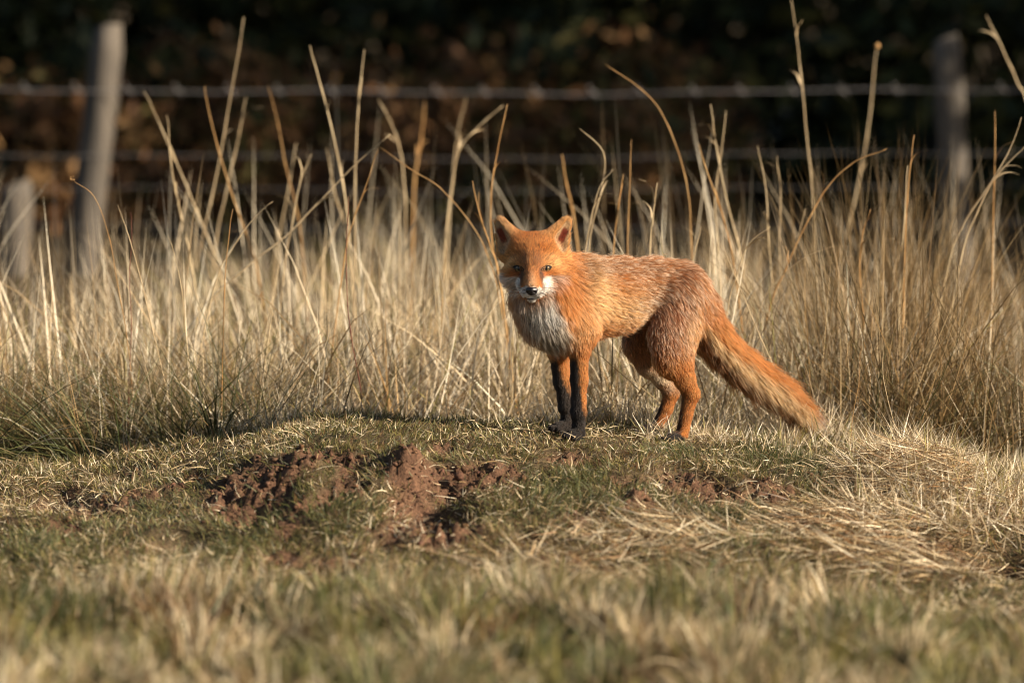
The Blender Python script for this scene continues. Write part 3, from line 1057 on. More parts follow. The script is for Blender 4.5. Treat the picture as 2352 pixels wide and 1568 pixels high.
GREENP = [(*hit(a, b)[:2], w, h) for a, b, w, h in ((750, 1190, .12, .12), (1290, 1140, .20, .10), (1690, 1190, .16, .14), (1230, 1175, .12, .08),
                                                     (820, 1165, .09, .08), (1790, 1075, .12, .14), (140, 1260, .2, .15), (480, 1260, .14, .12), (620, 1180, .08, .08),
                                                     (1880, 1110, .12, .10), (1560, 1040, .12, .05))]


def green_mask(x, y):
    m = np.zeros_like(x)
    for cx, cy, w, h in GREENP:
        m = np.maximum(m, np.exp(-(((x - cx) / w) ** 2 + ((y - cy) / (h * 2.2)) ** 2)))
    return m


def scatter(n, x0, x1, y0, y1):
    x = RNG.uniform(x0, x1, n); y = RNG.uniform(y0, y1, n)
    return x, y


# ---- short turf of the mound
def turf(n, x0, x1, y0, y1, lscale=1.0, wscale=1.0, seg=2):
    x, y = scatter(n, x0, x1, y0, y1)
    s = soil_mask(x, y)
    clump = fbm(x * 11, y * 8, 51, 3)
    g = np.clip(green_mask(x, y) * 1.0 + (fbm(x * 3.1, y * 2.6, 57, 3) - .47) * 2.0, 0, 1)
    k = (RNG.random(n) > s * .84) & (RNG.random(n) < .25 + 1.3 * clump)
    x, y, g, clump = x[k], y[k], g[k], clump[k]
    n = len(x)
    r = RNG.random(n)
    isg = r < .16 + .40 * g
    iso = (~isg) & (RNG.random(n) < .62)
    c = pick(STRAW, n)
    c[iso] = pick(OLIVE, iso.sum())
    c[isg] = pick(GREEN, isg.sum())
    isb = (~isg) & (RNG.random(n) < .32)
    c[isb] = pick(BROWN, isb.sum())
    L = RNG.uniform(.011, .033, n) * (0.7 + .7 * clump) * (1 + .8 * green_mask(x, y) * isg) * lscale
    crest = np.exp(-((y - .2) / .12) ** 2)
    L = L * (1 - .5 * np.exp(-(((x - .25) / .24) ** 2 + ((y + .06) / .16) ** 2)))
    L = L * (1 + .5 * crest)
    base = np.stack([x, y, ground_z(x, y) - .003], 1)
    az = fbm(x * 6, y * 6, 63, 2) * 9 + RNG.normal(0, 1.1, n)
    lean = RNG.uniform(.2, 1.4, n); lean[isg] *= .75
    bend = RNG.uniform(-.2, 1.0, n)
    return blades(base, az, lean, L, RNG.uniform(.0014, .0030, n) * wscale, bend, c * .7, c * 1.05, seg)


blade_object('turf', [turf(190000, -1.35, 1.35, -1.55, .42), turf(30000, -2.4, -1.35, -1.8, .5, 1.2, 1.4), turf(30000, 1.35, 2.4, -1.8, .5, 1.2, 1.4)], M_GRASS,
             'short cropped turf of mixed green and straw blades covering the mound', 'turf')


# ---- longer pale grass behind the crest, round the fox's hind feet and to the right
def fringe(n, x0, x1, y0, y1, l0, l1, greenp, leanmax=.9):
    x, y = scatter(n, x0, x1, y0, y1)
    clump = fbm(x * 9, y * 7, 151, 3)
    k = RNG.random(n) < .1 + 1.6 * clump ** 1.5
    x, y, clump = x[k], y[k], clump[k]; n = len(x)
    isg = RNG.random(n) < greenp
    c = pick(PALE, n)
    c[isg] = pick(OLIVE, isg.sum()) * 1.2
    base = np.stack([x, y, ground_z(x, y) - .004], 1)
    L = RNG.uniform(l0, l1, n) * (.6 + .8 * clump)
    az = RNG.uniform(0, 6.28, n)
    return blades(base, az, RNG.uniform(0, leanmax, n), L, RNG.uniform(.0016, .0034, n), RNG.uniform(0, .9, n), c * .8, c * 1.08, 3)


blade_object('pale_grass', [fringe(26000, -.72, .95, .22, .75, .04, .15, .15, .6), fringe(9000, .3, 1.4, .0, .35, .03, .08, .2), fringe(9000, .75, 1.6, -.7, .4, .04, .12, .22, 1.2)],
             M_STRAW, 'pale dry grass fringe along the far edge of the mound', 'grass')

# ---- flattened straw: the heap in front of the mound and the combed straw on the right
def straw(n, cx, cy, rx, ry, azm, azs, l0=.04, l1=.14, zup=.035, w=(.0012, .0034)):
    t = RNG.uniform(0, 6.28, n); r = np.sqrt(RNG.random(n))
    x = cx + rx * r * np.cos(t); y = cy + ry * r * np.sin(t)
    hgt = zup * (1 - r ** 2) * RNG.random(n)
    base = np.stack([x, y, ground_z(x, y) + hgt], 1)
    c = pick(STRAW, n) * 1.05
    c *= RNG.uniform(.55, 1.1, (n, 1))
    b = RNG.random(n) < .30
    c[b] = pick(BROWN, b.sum()) * 1.3
    az = RNG.normal(azm, azs, n)
    return blades(base, az, RNG.normal(1.42, .22, n), RNG.uniform(l0, l1, n), RNG.uniform(*w, n), RNG.normal(.1, .25, n), c, c, 3)


HP1 = hit(1440, 1275); HP2 = hit(1560, 1220); HP3 = hit(2150, 1140); HP4 = hit(2020, 1240); HP5 = hit(1250, 1300); HP6 = hit(150, 1330)
blade_object('straw_heap', [straw(900, HP1[0], HP1[1], .25, .2, 0, 3, .03, .12), straw(600, HP2[0], HP2[1], .17, .15, 3.0, .8, .04, .12), straw(260, HP5[0], HP5[1], .25, .13, 3, 3)],
             M_STRAW, 'scattered heap of flattened broken straw at the foot of the mound', 'straw')
blade_object('combed_straw', [straw(3200, HP3[0], HP3[1], .22, .34, -2.2, .7, .05, .16, .06), straw(2600, HP4[0], HP4[1], .30, .34, -2.4, .7, .05, .15, .04), straw(500, HP3[0] + .35, HP3[1] - .3, .25, .3, -2.2, .8)],
             M_STRAW, 'thick mat of combed-over straw beside the dark burrow hollow', 'straw')
xs, ys = scatter(34000, -1.6, 1.6, -2.0, .25)
k = RNG.random(34000) < np.clip((fbm(xs * 4, ys * 4, 171, 3) - .36) * 2.6, 0.08, 1)
xs, ys = xs[k], ys[k]; n = len(xs)
base = np.stack([xs, ys, ground_z(xs, ys) + RNG.uniform(.004, .02, n)], 1)
c = pick(STRAW, n)
blade_object('loose_straw', [blades(base, RNG.uniform(0, 6.28, n), RNG.normal(1.25, .3, n), np.clip(RNG.lognormal(-3.75, .5, n), .01, .08), RNG.uniform(.0010, .0024, n), RNG.normal(.3, .6, n), c, c * 1.1, 3)],
             M_STRAW, 'loose straw stalks littered over the dug slope', 'straw')


# ---- tufts: blades fanning out of common roots
def tufts(nt_, x0, x1, y0, y1, per, l0, l1, palf, w0, w1, spread, lean0, lean1, bend, seg=3, seed=0, rootk=.55, lean_az=None):
    tx, ty = scatter(nt_, x0, x1, y0, y1)
    cnt = RNG.integers(int(per * .5), int(per * 1.5) + 1, nt_)
    o = np.repeat(np.arange(nt_), cnt); n = len(o)
    a = RNG.uniform(0, 6.28, n); rr = np.abs(RNG.normal(0, 1, n))
    sz = RNG.uniform(.4, 1.45, nt_)
    x = tx[o] + np.cos(a) * rr * spread * sz[o]; y = ty[o] + np.sin(a) * rr * spread * sz[o]
    L = RNG.uniform(l0, l1, n) * sz[o]
    c = palf(tx, ty, o)
    base = np.stack([x, y, ground_z(x, y) - .005], 1)
    lean = lean0 + (lean1 - lean0) * np.clip(rr / 2, 0, 1) * RNG.uniform(.4, 1.2, n)
    az = a + RNG.normal(0, .5, n)
    # the whole tuft tilts its own way
    ta = RNG.uniform(0, 6.28, nt_)[o]; tl = (RNG.uniform(0, .5, nt_) ** 1.2)[o]
    vx = np.cos(az) * np.sin(lean) + np.cos(ta) * tl; vy = np.sin(az) * np.sin(lean) + np.sin(ta) * tl
    az = np.arctan2(vy, vx); lean = np.arctan2(np.hypot(vx, vy), np.cos(lean))
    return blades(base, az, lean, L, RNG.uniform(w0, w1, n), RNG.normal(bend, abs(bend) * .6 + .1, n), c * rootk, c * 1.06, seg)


def pal_mix(weights, pals):
    def f(tx, ty, o):
        m = len(tx)
        kind = RNG.choice(len(pals), m, p=np.array(weights) / sum(weights))
        n = len(o); c = np.zeros((n, 3))
        tone = RNG.uniform(.48, 1.3, m)
        ko = kind[o]
        ko = np.where(RNG.random(n) < .22, RNG.choice(len(pals), n), ko)
        for i, P_ in enumerate(pals):
            k = ko == i
            c[k] = pick(P_, int(k.sum()))
        return c * tone[o][:, None]
    return f


MEAD = pal_mix((.42, .36, .16, .06), (STRAW, GREEN * 1.15, OLIVE, BROWN))
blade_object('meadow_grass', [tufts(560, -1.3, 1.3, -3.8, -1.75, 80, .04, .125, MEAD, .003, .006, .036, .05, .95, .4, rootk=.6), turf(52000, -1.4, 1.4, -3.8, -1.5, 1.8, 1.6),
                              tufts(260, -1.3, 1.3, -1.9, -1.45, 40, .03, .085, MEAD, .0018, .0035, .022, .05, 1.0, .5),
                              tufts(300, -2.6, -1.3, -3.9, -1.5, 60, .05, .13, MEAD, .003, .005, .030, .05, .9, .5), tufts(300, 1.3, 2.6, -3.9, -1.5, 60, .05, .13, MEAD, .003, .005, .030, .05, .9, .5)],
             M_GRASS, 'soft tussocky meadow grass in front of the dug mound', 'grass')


# ---- tall dead grass and rushes behind
def tall(n, x0, x1, y0, y1, l0, l1, pal, w0, w1, leanm, dens_seed, seg=4, bend=.5, pw=1.6, dark=1.0):
    x, y = scatter(n, x0, x1, y0, y1)
    cl = fbm(x * 3.2, y * 3.2, dens_seed, 3)
    k = RNG.random(n) < .12 + 2.0 * np.clip(cl - .25, 0, 1) ** pw
    x, y, cl = x[k], y[k], cl[k]; n = len(x)
    c = pick(pal, n) * dark
    L = RNG.uniform(l0, l1, n) * (.55 + .8 * cl)
    base = np.stack([x, y, ground_z(x, y) - .01], 1)
    az = fbm(x * 1.5, y * 1.5, dens_seed + 5, 2) * 12 + RNG.normal(0, 1.0, n)
    return blades(base, az, np.abs(RNG.normal(0, leanm, n)), L, RNG.uniform(w0, w1, n), RNG.normal(bend, .35, n), c * .85, c * 1.05, seg)


RUSH = np.array([[.40, .25, .10], [.48, .32, .15], [.28, .17, .07], [.56, .41, .22], [.20, .14, .06]])
DKG = np.array([[.055, .065, .022], [.09, .09, .03], [.045, .05, .02], [.13, .11, .04]])
TALLP = pal_mix((.62, .22, .08, .08), (PALE, STRAW, RUSH, OLIVE))
LEFTP = pal_mix((.40, .16, .44), (RUSH * .8, PALE * .8, DKG * 1.5))
RUSHP = pal_mix((.6, .14, .26), (RUSH * .75, PALE * .75, DKG * 1.5))
blade_object('tall_dry_grass', [tufts(125, -.95, .85, .42, 1.1, 38, .14, .46, TALLP, .0025, .0060, .035, .02, 1.1, .35, 4, rootk=.8), tufts(60, -1.0, 1.0, 1.1, 1.6, 32, .16, .42, TALLP, .003, .007, .04, .02, .7, .3, 4, rootk=.8),
                                tufts(75, -2.4, 2.4, 1.5, 2.6, 40, .16, .38, TALLP, .003, .006, .05, .02, .6, .3, 4, rootk=.8),
                                tufts(60, -3.0, 3.0, 2.6, 5.2, 36, .14, .34, TALLP, .004, .008, .06, .02, .5, .3, 3, rootk=.8),
                                tall(3200, -1.9, 1.9, .40, 1.6, .2, .6, PALE, .002, .0042, .5, 301, bend=.15), tall(1500, -2.0, 2.0, .5, 2.0, .3, .62, PALE, .005, .009, .32, 331, bend=.12), tall(700, -2.0, 2.0, .4, 1.5, .25, .5, BROWN * 1.2, .002, .004, .5, 337, bend=.3), tall(1500, -2.4, 2.4, 1.5, 3.0, .35, .75, PALE, .003, .006, .3, 305, bend=.15)], M_STRAW,
             'dense band of tall pale dead grass behind the mound', 'grass')
blade_object('brown_rushes', [tall(9000, .72, 2.3, .32, 1.4, .28, .74, RUSH * .62, .0022, .0044, .26, 321, bend=.2), tufts(110, .7, 2.3, .28, 1.1, 44, .15, .45, RUSHP, .002, .004, .04, .02, .9, .4, 4, rootk=.8),
                              tufts(150, -2.0, -.55, .26, .9, 44, .10, .36, LEFTP, .002, .0038, .04, .05, 1.1, .5, 4, rootk=.7), tufts(80, -2.0, -.7, .6, 1.5, 38, .16, .44, TALLP, .0025, .006, .04, .05, .8, .4, 4, rootk=.8), tufts(10, -2.2, -1.9, .38, 1.1, 40, .12, .42, RUSHP, .002, .004, .04, .05, 1.0, .5, 4, rootk=.8),
                              tall(1800, 1.0, 2.8, 1.5, 2.6, .3, .7, RUSH * .7, .003, .005, .25, 327, bend=.2)], M_STRAW,
             'dense brown dead rushes standing beyond the straw mat', 'rushes')


# dark green rushes at the far left, sprays leaning left and right
def spray(n, cx, cy, sp, l0, l1, azm, azs, leanm, leans, pal=DKG, w0=.0018, w1=.0034, bend=.55):
    x = cx + RNG.normal(0, sp, n); y = cy + RNG.normal(0, sp, n)
    base = np.stack([x, y, ground_z(x, y) - .01], 1)
    c = pick(pal, n)
    ct = c * 1.0
    t = RNG.random(n) < .5
    ct[t] = pick(RUSH, t.sum()) * .8
    return blades(base, RNG.normal(azm, azs, n), np.clip(RNG.normal(leanm, leans, n), 0, 1.4), RNG.uniform(l0, l1, n), RNG.uniform(w0, w1, n), RNG.normal(bend, .25, n), c, ct, 6)


SP = []
for px, y, n_, l0, l1, azm, leanm in ((200, .36, 260, .22, .5, 3.1, 1.0), (120, .32, 220, .18, .42, 3.0, .95), (330, .38, 110, .25, .5, 3.05, .85), (420, .42, 70, .3, .6, 3.0, .7), (330, .44, 70, .3, .55, .2, .6),
                                      (520, .40, 34, .3, .55, 2.8, .45), (30, .40, 160, .2, .5, 3.0, .8), (680, .36, 16, .25, .5, 2.9, .35), (440, .36, 40, .3, .55, .3, .75), (-80, .36, 160, .25, .5, .4, .8),
                                      (2290, .45, 110, .3, .6, 2.6, .6), (2120, .42, 70, .3, .55, .5, .5), (2400, .4, 90, .3, .6, 2.8, .7), (1800, .6, 16, .25, .5, .4, .7), (560, .34, 30, .3, .55, .2, .5), (610, .36, 24, .3, .5, 2.9, .6),
                                      (1000, .42, 14, .25, .45, .3, .7), (940, .40, 12, .2, .4, 2.9, .7), (2200, .36, 60, .25, .5, 2.7, .8), (2050, .36, 30, .3, .5, .4, .5)):
    g_ = at(px, 1030, y)
    SP.append(spray(n_, g_[0], y, .06, l0, l1, azm, .5, leanm, .28))
blade_object('green_rushes', SP, M_GRASS, 'dark green rushes arching out of the dead grass beside the mound', 'rushes')

# ---- soil clods
def clod_mesh(seed, sub=2):
    bm = bmesh.new()
    bmesh.ops.create_icosphere(bm, subdivisions=sub, radius=1)
    rs = np.random.default_rng(seed)
    o1 = rs.uniform(-9, 9, 3)
    co = np.array([v.co[:] for v in bm.verts])
    f = 1 + 1.3 * (fbm(co[:, 0] * 1.6 + o1[0], co[:, 1] * 1.6 + co[:, 2] * 1.1 + o1[1], seed, 3) - .5) + .8 * (fbm(co[:, 0] * 4 + o1[2], co[:, 2] * 4 + co[:, 1] * 2, seed + 3, 2) - .5)
    V = co * f[:, None] * np.array([1, .9, .72])
    T3 = np.array([[v.index for v in fc.verts] for fc in bm.faces])
    bm.free()
    return V, T3


PROT = [clod_mesh(900 + i, 1) for i in range(6)]
Vs, Ts, Cs, off = [], [], [], 0
spots = [(i, 60 if i in (0, 2, 5, 7) else 22) for i in range(len(DIGP)) if i not in (23, 21)]
allp = []
for i, cnt in spots:
    cx, cy, w, h, dz = DIGP[i]
    for k in range(cnt):
        allp.append((cx + RNG.normal(0, w * .62), cy + RNG.normal(0, h * .8)))
xs, ys = scatter(22000, -1.6, 1.6, -1.6, -.3)
k = soil_mask(xs, ys) > .4
allp += list(zip(xs[k], ys[k]))
for x, y in allp:
    V, T3 = PROT[int(RNG.integers(0, 6))]
    r = float(np.clip(RNG.lognormal(-6.0, .6), .001, .011))
    a = RNG.uniform(0, 6.28); ca, sa = math.cos(a), math.sin(a)
    Rm = np.array([[ca, -sa, 0], [sa, ca, 0], [0, 0, 1]]) @ np.diag(RNG.uniform(.6, 1.4, 3))
    z = float(ground_z(x, y))
    Vs.append((V * r) @ Rm.T + np.array([x, y, z + r * .1])); Ts.append(T3 + off); off += len(V)
    c = np.array([.11, .06, .036]) * RNG.uniform(.65, 1.35) * np.array([1, RNG.uniform(.9, 1.1), RNG.uniform(.85, 1.15)])
    Cs.append(np.tile(c, (len(V), 1)))
clods = link_mesh('soil_clods', np_mesh('soil_clods', np.concatenate(Vs), np.concatenate(Ts), np.concatenate(Cs), False), m_gr)
tag(clods, 'crumbled red-brown soil clods thrown up from the diggings', 'soil', kind='stuff')
# ------------------------------------------------------------------ single tall stems
NEARG = 'tall dead stems standing out of the grass'


def stem(name, pts, y, r, mat, label=None, cat='stem', group=None, seed_head=False, node=False):
    """a dead stem from its tip down to the ground; pts are (px,py) tip first"""
    P = [at(px, py, y + dy) for (px, py), dy in zip(pts, np.linspace(-.04, 0, len(pts)))]
    low = P[-1]
    prev = P[-2]
    d = (low - prev); d = d / np.linalg.norm(d)
    z0 = float(ground_z(low[0], low[1])) - .015
    if low[2] > z0 + .03:                       # carry on down to the soil
        run = low[2] - z0
        P.append(np.array([low[0] + d[0] * run * .55, low[1] + .01, z0]))
    P = spline(np.array(P[::-1]), 5)
    kn = RNG.normal(0, 1, (len(P), 3)) * (RNG.random((len(P), 1)) < .35)
    P[1:-1] += np.cumsum(kn * .0006, 0)[1:-1]
    n = len(P)
    r = r * RNG.uniform(.32, .52)
    rad = r * np.interp(np.linspace(0, 1, n), [0, .6, .93, 1], [1.0, .85, .55, .3])
    for k_ in range(int(RNG.integers(3, 6)), n - 2, int(RNG.integers(5, 9))):
        rad[k_] *= 1.4
    P0 = P[0]
    o = link_mesh(name, tube_mesh(name, P - P0, rad, 6), mat, loc=P0)
    tag(o, label or 'tall dead rush stem rising above the dry grass', cat, group or (NEARG if label is None else None))
    if r > .0016:                              # a withered leaf or two still clasp the stem
        for q_ in range(int(RNG.integers(1, 3))):
            i = int(RNG.integers(max(2, n // 3), max(3, n - 3)))
            d = P[min(i + 2, n - 1)] - P[i]; d /= np.linalg.norm(d)
            sdv = RNG.normal(0, 1, 3); sdv -= (sdv @ d) * d; sdv /= np.linalg.norm(sdv)
            l = RNG.uniform(.05, .14); wv = np.cross(d, sdv) * r * RNG.uniform(.8, 1.4)
            LP = [P[i] - P0 + d * l * t * (1 - .25 * t) + sdv * l * (.12 * t + .4 * t * t) * RNG.uniform(.7, 1.2) - UPV * l * .25 * t ** 2 for t in np.linspace(0, 1, 6)]
            Vv = np.array([x_ + wv * k_ * (1 - (t_ / 5) ** 2 * .95) for t_, x_ in enumerate(LP) for k_ in (-1, 1)])
            Qv = np.array([(2 * t_, 2 * t_ + 1, 2 * t_ + 3, 2 * t_ + 2) for t_ in range(5)])
            lf = link_mesh('leaf', np_mesh('leaf', Vv, None, None, True, Qv), mat); lf.parent = o
    if seed_head:
        bits = []
        for k in range(9):
            d = Vector(RNG.normal(0, 1, 3)).normalized()
            bits.append((np.array(d) * .006 * RNG.uniform(.5, 1.3), r * RNG.uniform(.8, 1.6)))
        V, T3 = PROT[0]
        Vv = np.concatenate([V * np.array([rr, rr, rr * 2.2]) + b for b, rr in bits]); Tt = np.concatenate([T3 + i * len(V) for i in range(len(bits))])
        h = link_mesh('seed_head', np_mesh('seed_head', Vv, Tt), M_STEMO)
        h.parent = o; h.location = Vector(P[-1] - P0)
    if node:
        V, T3 = PROT[2]
        for k in range(3, n - 2, 4):
            h = link_mesh('bud', np_mesh('bud', V * r * 1.9, T3), mat)
            h.parent = o; h.location = Vector(P[k] - P0 + RNG.normal(0, r * .5, 3))
    return o


S = M_STEM
SPECIAL = [
    ('rush_stem', [(560, 40), (525, 230), (497, 390), (455, 580), (430, 720)], 1.9, .0060, S, 'tallest straight pale stem leaning over beside the slanted fence post', False),
    ('rush_stem', [(1815, -10), (1836, 150), (1852, 300), (1865, 430), (1872, 600)], 1.6, .0060, S, 'thick straight pale stem rising past the top wire behind the fox tail', False),
    ('rush_stem', [(1390, 148), (1450, 188), (1510, 245), (1552, 330), (1578, 430), (1588, 560)], 1.1, .0042, M_STEMO, 'long ochre stem arching over above the fox back', False),
    ('rush_stem', [(2036, 342), (1960, 370), (1900, 425), (1845, 520), (1800, 620), (1760, 730)], .8, .0045, M_STEMO, 'ochre stem bent over like a hook above the fox tail', False),
    ('rush_stem', [(712, 105), (735, 190), (765, 310), (790, 440), (803, 560)], 1.4, .0058, S, 'straight pale stem leaning past the top wire beside the dark red dock stem', False),
    ('rush_stem', [(837, 115), (826, 220), (819, 320), (815, 450), (816, 600)], 1.5, .0062, S, 'upright pale stem standing straight up behind the dark red dock stem', False),
    ('rush_stem', [(1165, 240), (1145, 330), (1127, 440), (1130, 560), (1155, 680)], .9, .0050, M_STEMO, 'ochre stem rising directly above the fox ear', False),
    ('bent_stem', [(1155, 243), (1105, 285), (1062, 330), (1043, 385), (1025, 520), (1020, 640)], 1.7, .0075, S, 'broad pale blade folded over beside the ochre stem', False),
    ('flower_stem', [(165, 412), (215, 450), (248, 535), (265, 625), (285, 740), (300, 860)], .45, .0020, M_STEMO, 'thin drooping stem with a small dry flower head before the slanted post', True),
    ('bent_stem', [(872, 338), (940, 388), (1010, 432), (1075, 505), (1118, 580), (1150, 700)], .8, .0036, M_STEMO, 'thin ochre stem slanting down towards the fox head', False),
    ('bent_stem', [(897, 308), (820, 372), (740, 455), (660, 540), (560, 620), (470, 720)], .9, .0045, S, 'pale stem slanting far over across the upright stems', False),
    ('rush_stem', [(2015, 108), (2000, 260), (1975, 400), (1945, 540), (1920, 660)], 2.4, .0062, S, 'blurred brown stem with side sprigs leaning near the round fence post', True),
]
for nm, pts, y, r, m, lab, sh in SPECIAL:
    stem(nm, pts, y, r, m, lab, 'stem', NEARG, sh)
stem('dock_stem', [(800, 452), (793, 560), (795, 680), (805, 780), (822, 870), (831, 945)], .30, .0027, M_STEMR, 'thin dark red dock stem with buds growing at the mound crest', 'stem', None, False, True)
stem('dock_stem', [(300, 488), (301, 560), (296, 640), (300, 760), (296, 880)], .45, .0022, M_STEMR, 'thin dark red dock stem with buds among the green rushes', 'stem', None, False, True)

PLAIN = [
    ([(470, 198), (490, 290), (528, 430), (575, 560), (600, 660)], 1.5, .0058), ([(330, 210), (382, 330), (430, 440), (480, 560), (510, 660)], 1.7, .0052),
    ([(383, 265), (390, 370), (415, 500), (445, 640)], 1.3, .0046), ([(615, 198), (638, 290), (655, 380), (685, 500), (700, 640)], 1.9, .0055),
    ([(565, 225), (548, 320), (520, 440), (495, 560)], 2.1, .0048), ([(868, 228), (900, 290), (920, 360), (930, 480), (930, 600)], 2.1, .0062),
    ([(975, 235), (965, 320), (950, 420), (945, 560)], 2.8, .0070), ([(1070, 225), (1052, 300), (1040, 400), (1030, 520)], 2.6, .0062),
    ([(1330, 295), (1385, 350), (1382, 430), (1360, 520), (1350, 620)], .8, .0036), ([(1450, 320), (1446, 430), (1440, 540), (1440, 640)], .9, .0042),
    ([(1407, 390), (1375, 430), (1352, 520), (1340, 620)], .7, .0042), ([(1510, 420), (1500, 500), (1492, 600)], .7, .0046), ([(1432, 400), (1420, 480), (1408, 600)], .8, .0040),
    ([(1632, 240), (1645, 340), (1672, 470), (1700, 580), (1715, 700)], 1.2, .0052), ([(1667, 255), (1655, 350), (1640, 460), (1650, 600)], 1.3, .0048),
    ([(1605, 330), (1625, 400), (1660, 500), (1690, 640)], .9, .0044), ([(1740, 335), (1760, 430), (1765, 540), (1775, 680)], 1.1, .0056), ([(1785, 358), (1796, 440), (1792, 560), (1795, 680)], 1.2, .0044),
    ([(2100, 310), (2090, 400), (2082, 520), (2076, 700)], .8, .0050), ([(2085, 380), (2080, 500), (2070, 640)], .8, .0044), ([(2265, 35), (2300, 110), (2335, 190), (2370, 300)], 2.0, .0050),
    ([(2285, 255), (2284, 380), (2280, 520)], 1.0, .0048), ([(2346, 270), (2315, 350), (2268, 430), (2210, 520), (2170, 640)], .8, .0050), ([(2360, 330), (2290, 400), (2240, 490), (2200, 620)], .8, .0048),
    ([(1085, 415), (1105, 500), (1125, 560), (1150, 660)], .7, .0046), ([(627, 463), (575, 515), (530, 580), (490, 670)], .6, .0034), ([(715, 355), (690, 420), (670, 520), (650, 640)], 1.2, .0048),
    ([(868, 345), (845, 420), (815, 500), (790, 600)], .7, .0040), ([(750, 340), (770, 450), (800, 560)], 1.8, .0048), ([(1915, 565), (1850, 590), (1790, 640), (1740, 720)], .6, .0034),
    ([(2000, 480), (1980, 540), (1975, 640), (1985, 760)], .7, .0042), ([(1770, 520), (1720, 560), (1690, 640), (1670, 720)], .5, .0040), ([(1662, 562), (1700, 660), (1740, 760), (1790, 880)], .4, .0026),
    ([(1290, 355), (1300, 430), (1320, 520)], 1.6, .0080), ([(1610, 520), (1590, 600), (1575, 680)], .6, .0040), ([(2030, 790), (2028, 860), (2050, 960), (2080, 1060)], .1, .0022),
    ([(1980, 800), (1975, 880), (1960, 960), (1955, 1020)], .15, .0020), ([(680, 330), (660, 450), (640, 560)], 2.2, .0052), ([(1850, 480), (1830, 560), (1800, 700)], .9, .0040),
    ([(535, 480), (520, 620), (515, 760), (510, 960)], .40, .0032), ([(385, 540), (410, 640), (425, 760), (445, 985)], .38, .0030), ([(270, 470), (310, 600), (350, 760), (400, 980)], .40, .0030),
]
for i, (pts, y, r) in enumerate(PLAIN):
    stem('rush_stem', pts, y, r, M_STEM if i % 3 else M_STEMO)

# ------------------------------------------------------------------ fence
FY = 5.5
fence = empty('wire_fence', at(1176, 640, FY))
tag(fence, 'old barbed wire fence with weathered wooden posts behind the tall grass', 'fence')
m_post, nt, p = new_mat('weathered_post')
tc = nt.nodes.new('ShaderNodeTexCoord'); mp = nt.nodes.new('ShaderNodeMapping'); mp.inputs['Scale'].default_value = (1, 1, .06)
nz = nt.nodes.new('ShaderNodeTexNoise'); nz.inputs['Scale'].default_value = 55; nz.inputs['Detail'].default_value = 6
cr = nt.nodes.new('ShaderNodeValToRGB'); cr.color_ramp.elements[0].color = (.035, .030, .024, 1); cr.color_ramp.elements[1].color = (.13, .105, .078, 1)
cr.color_ramp.elements[0].position = .3; cr.color_ramp.elements[1].position = .7
nt.links.new(tc.outputs['Object'], mp.inputs[0]); nt.links.new(mp.outputs[0], nz.inputs['Vector']); nt.links.new(nz.outputs['Fac'], cr.inputs[0])
nt.links.new(cr.outputs[0], p.inputs['Base Color']); p.inputs['Roughness'].default_value = .85
bp = nt.nodes.new('ShaderNodeBump'); bp.inputs['Strength'].default_value = .6; bp.inputs['Distance'].default_value = .006
nt.links.new(nz.outputs['Fac'], bp.inputs['Height']); nt.links.new(bp.outputs[0], p.inputs['Normal'])


def post(top, bot, w, sides, yaw):
    """a split or round timber with a chamfered, chipped top"""
    t = at(*top, FY); b = at(*bot, FY)
    d = (b - t) / np.linalg.norm(b - t)
    gz_ = float(ground_z(b[0], b[1])) - .25
    b = t + d * ((t[2] - gz_) / max(-d[2], .2))
    N_ = 14
    V_, Q_ = [], []
    rs = np.random.default_rng(sides)
    for i in range(N_):
        s_ = i / (N_ - 1)
        c = b + (t - b) * s_
        for j in range(sides):
            a = yaw + 2 * math.pi * j / sides
            r_ = w * (1 + .05 * math.sin(3 * a + i * .7) + rs.normal(0, .015)) * (1 - .06 * s_)
            if i == N_ - 1: r_ *= .82
            V_.append(c + np.array([math.cos(a) * r_, math.sin(a) * r_, rs.normal(0, .006) + .012 * math.cos(a) if i == N_ - 1 else 0]))
    for i in range(N_ - 1):
        for j in range(sides):
            Q_.append((i * sides + j, i * sides + (j + 1) % sides, (i + 1) * sides + (j + 1) % sides, (i + 1) * sides + j))
    V_.append(t + np.array([0, 0, .012])); V_.append(b)
    T3 = [(N_ * sides, (N_ - 1) * sides + j, (N_ - 1) * sides + (j + 1) % sides) for j in range(sides)] + [(N_ * sides + 1, (j + 1) % sides, j) for j in range(sides)]
    return link_mesh('post', np_mesh('fence_post', np.array(V_), np.array(T3), None, sides > 6, np.array(Q_)), m_post, fence)


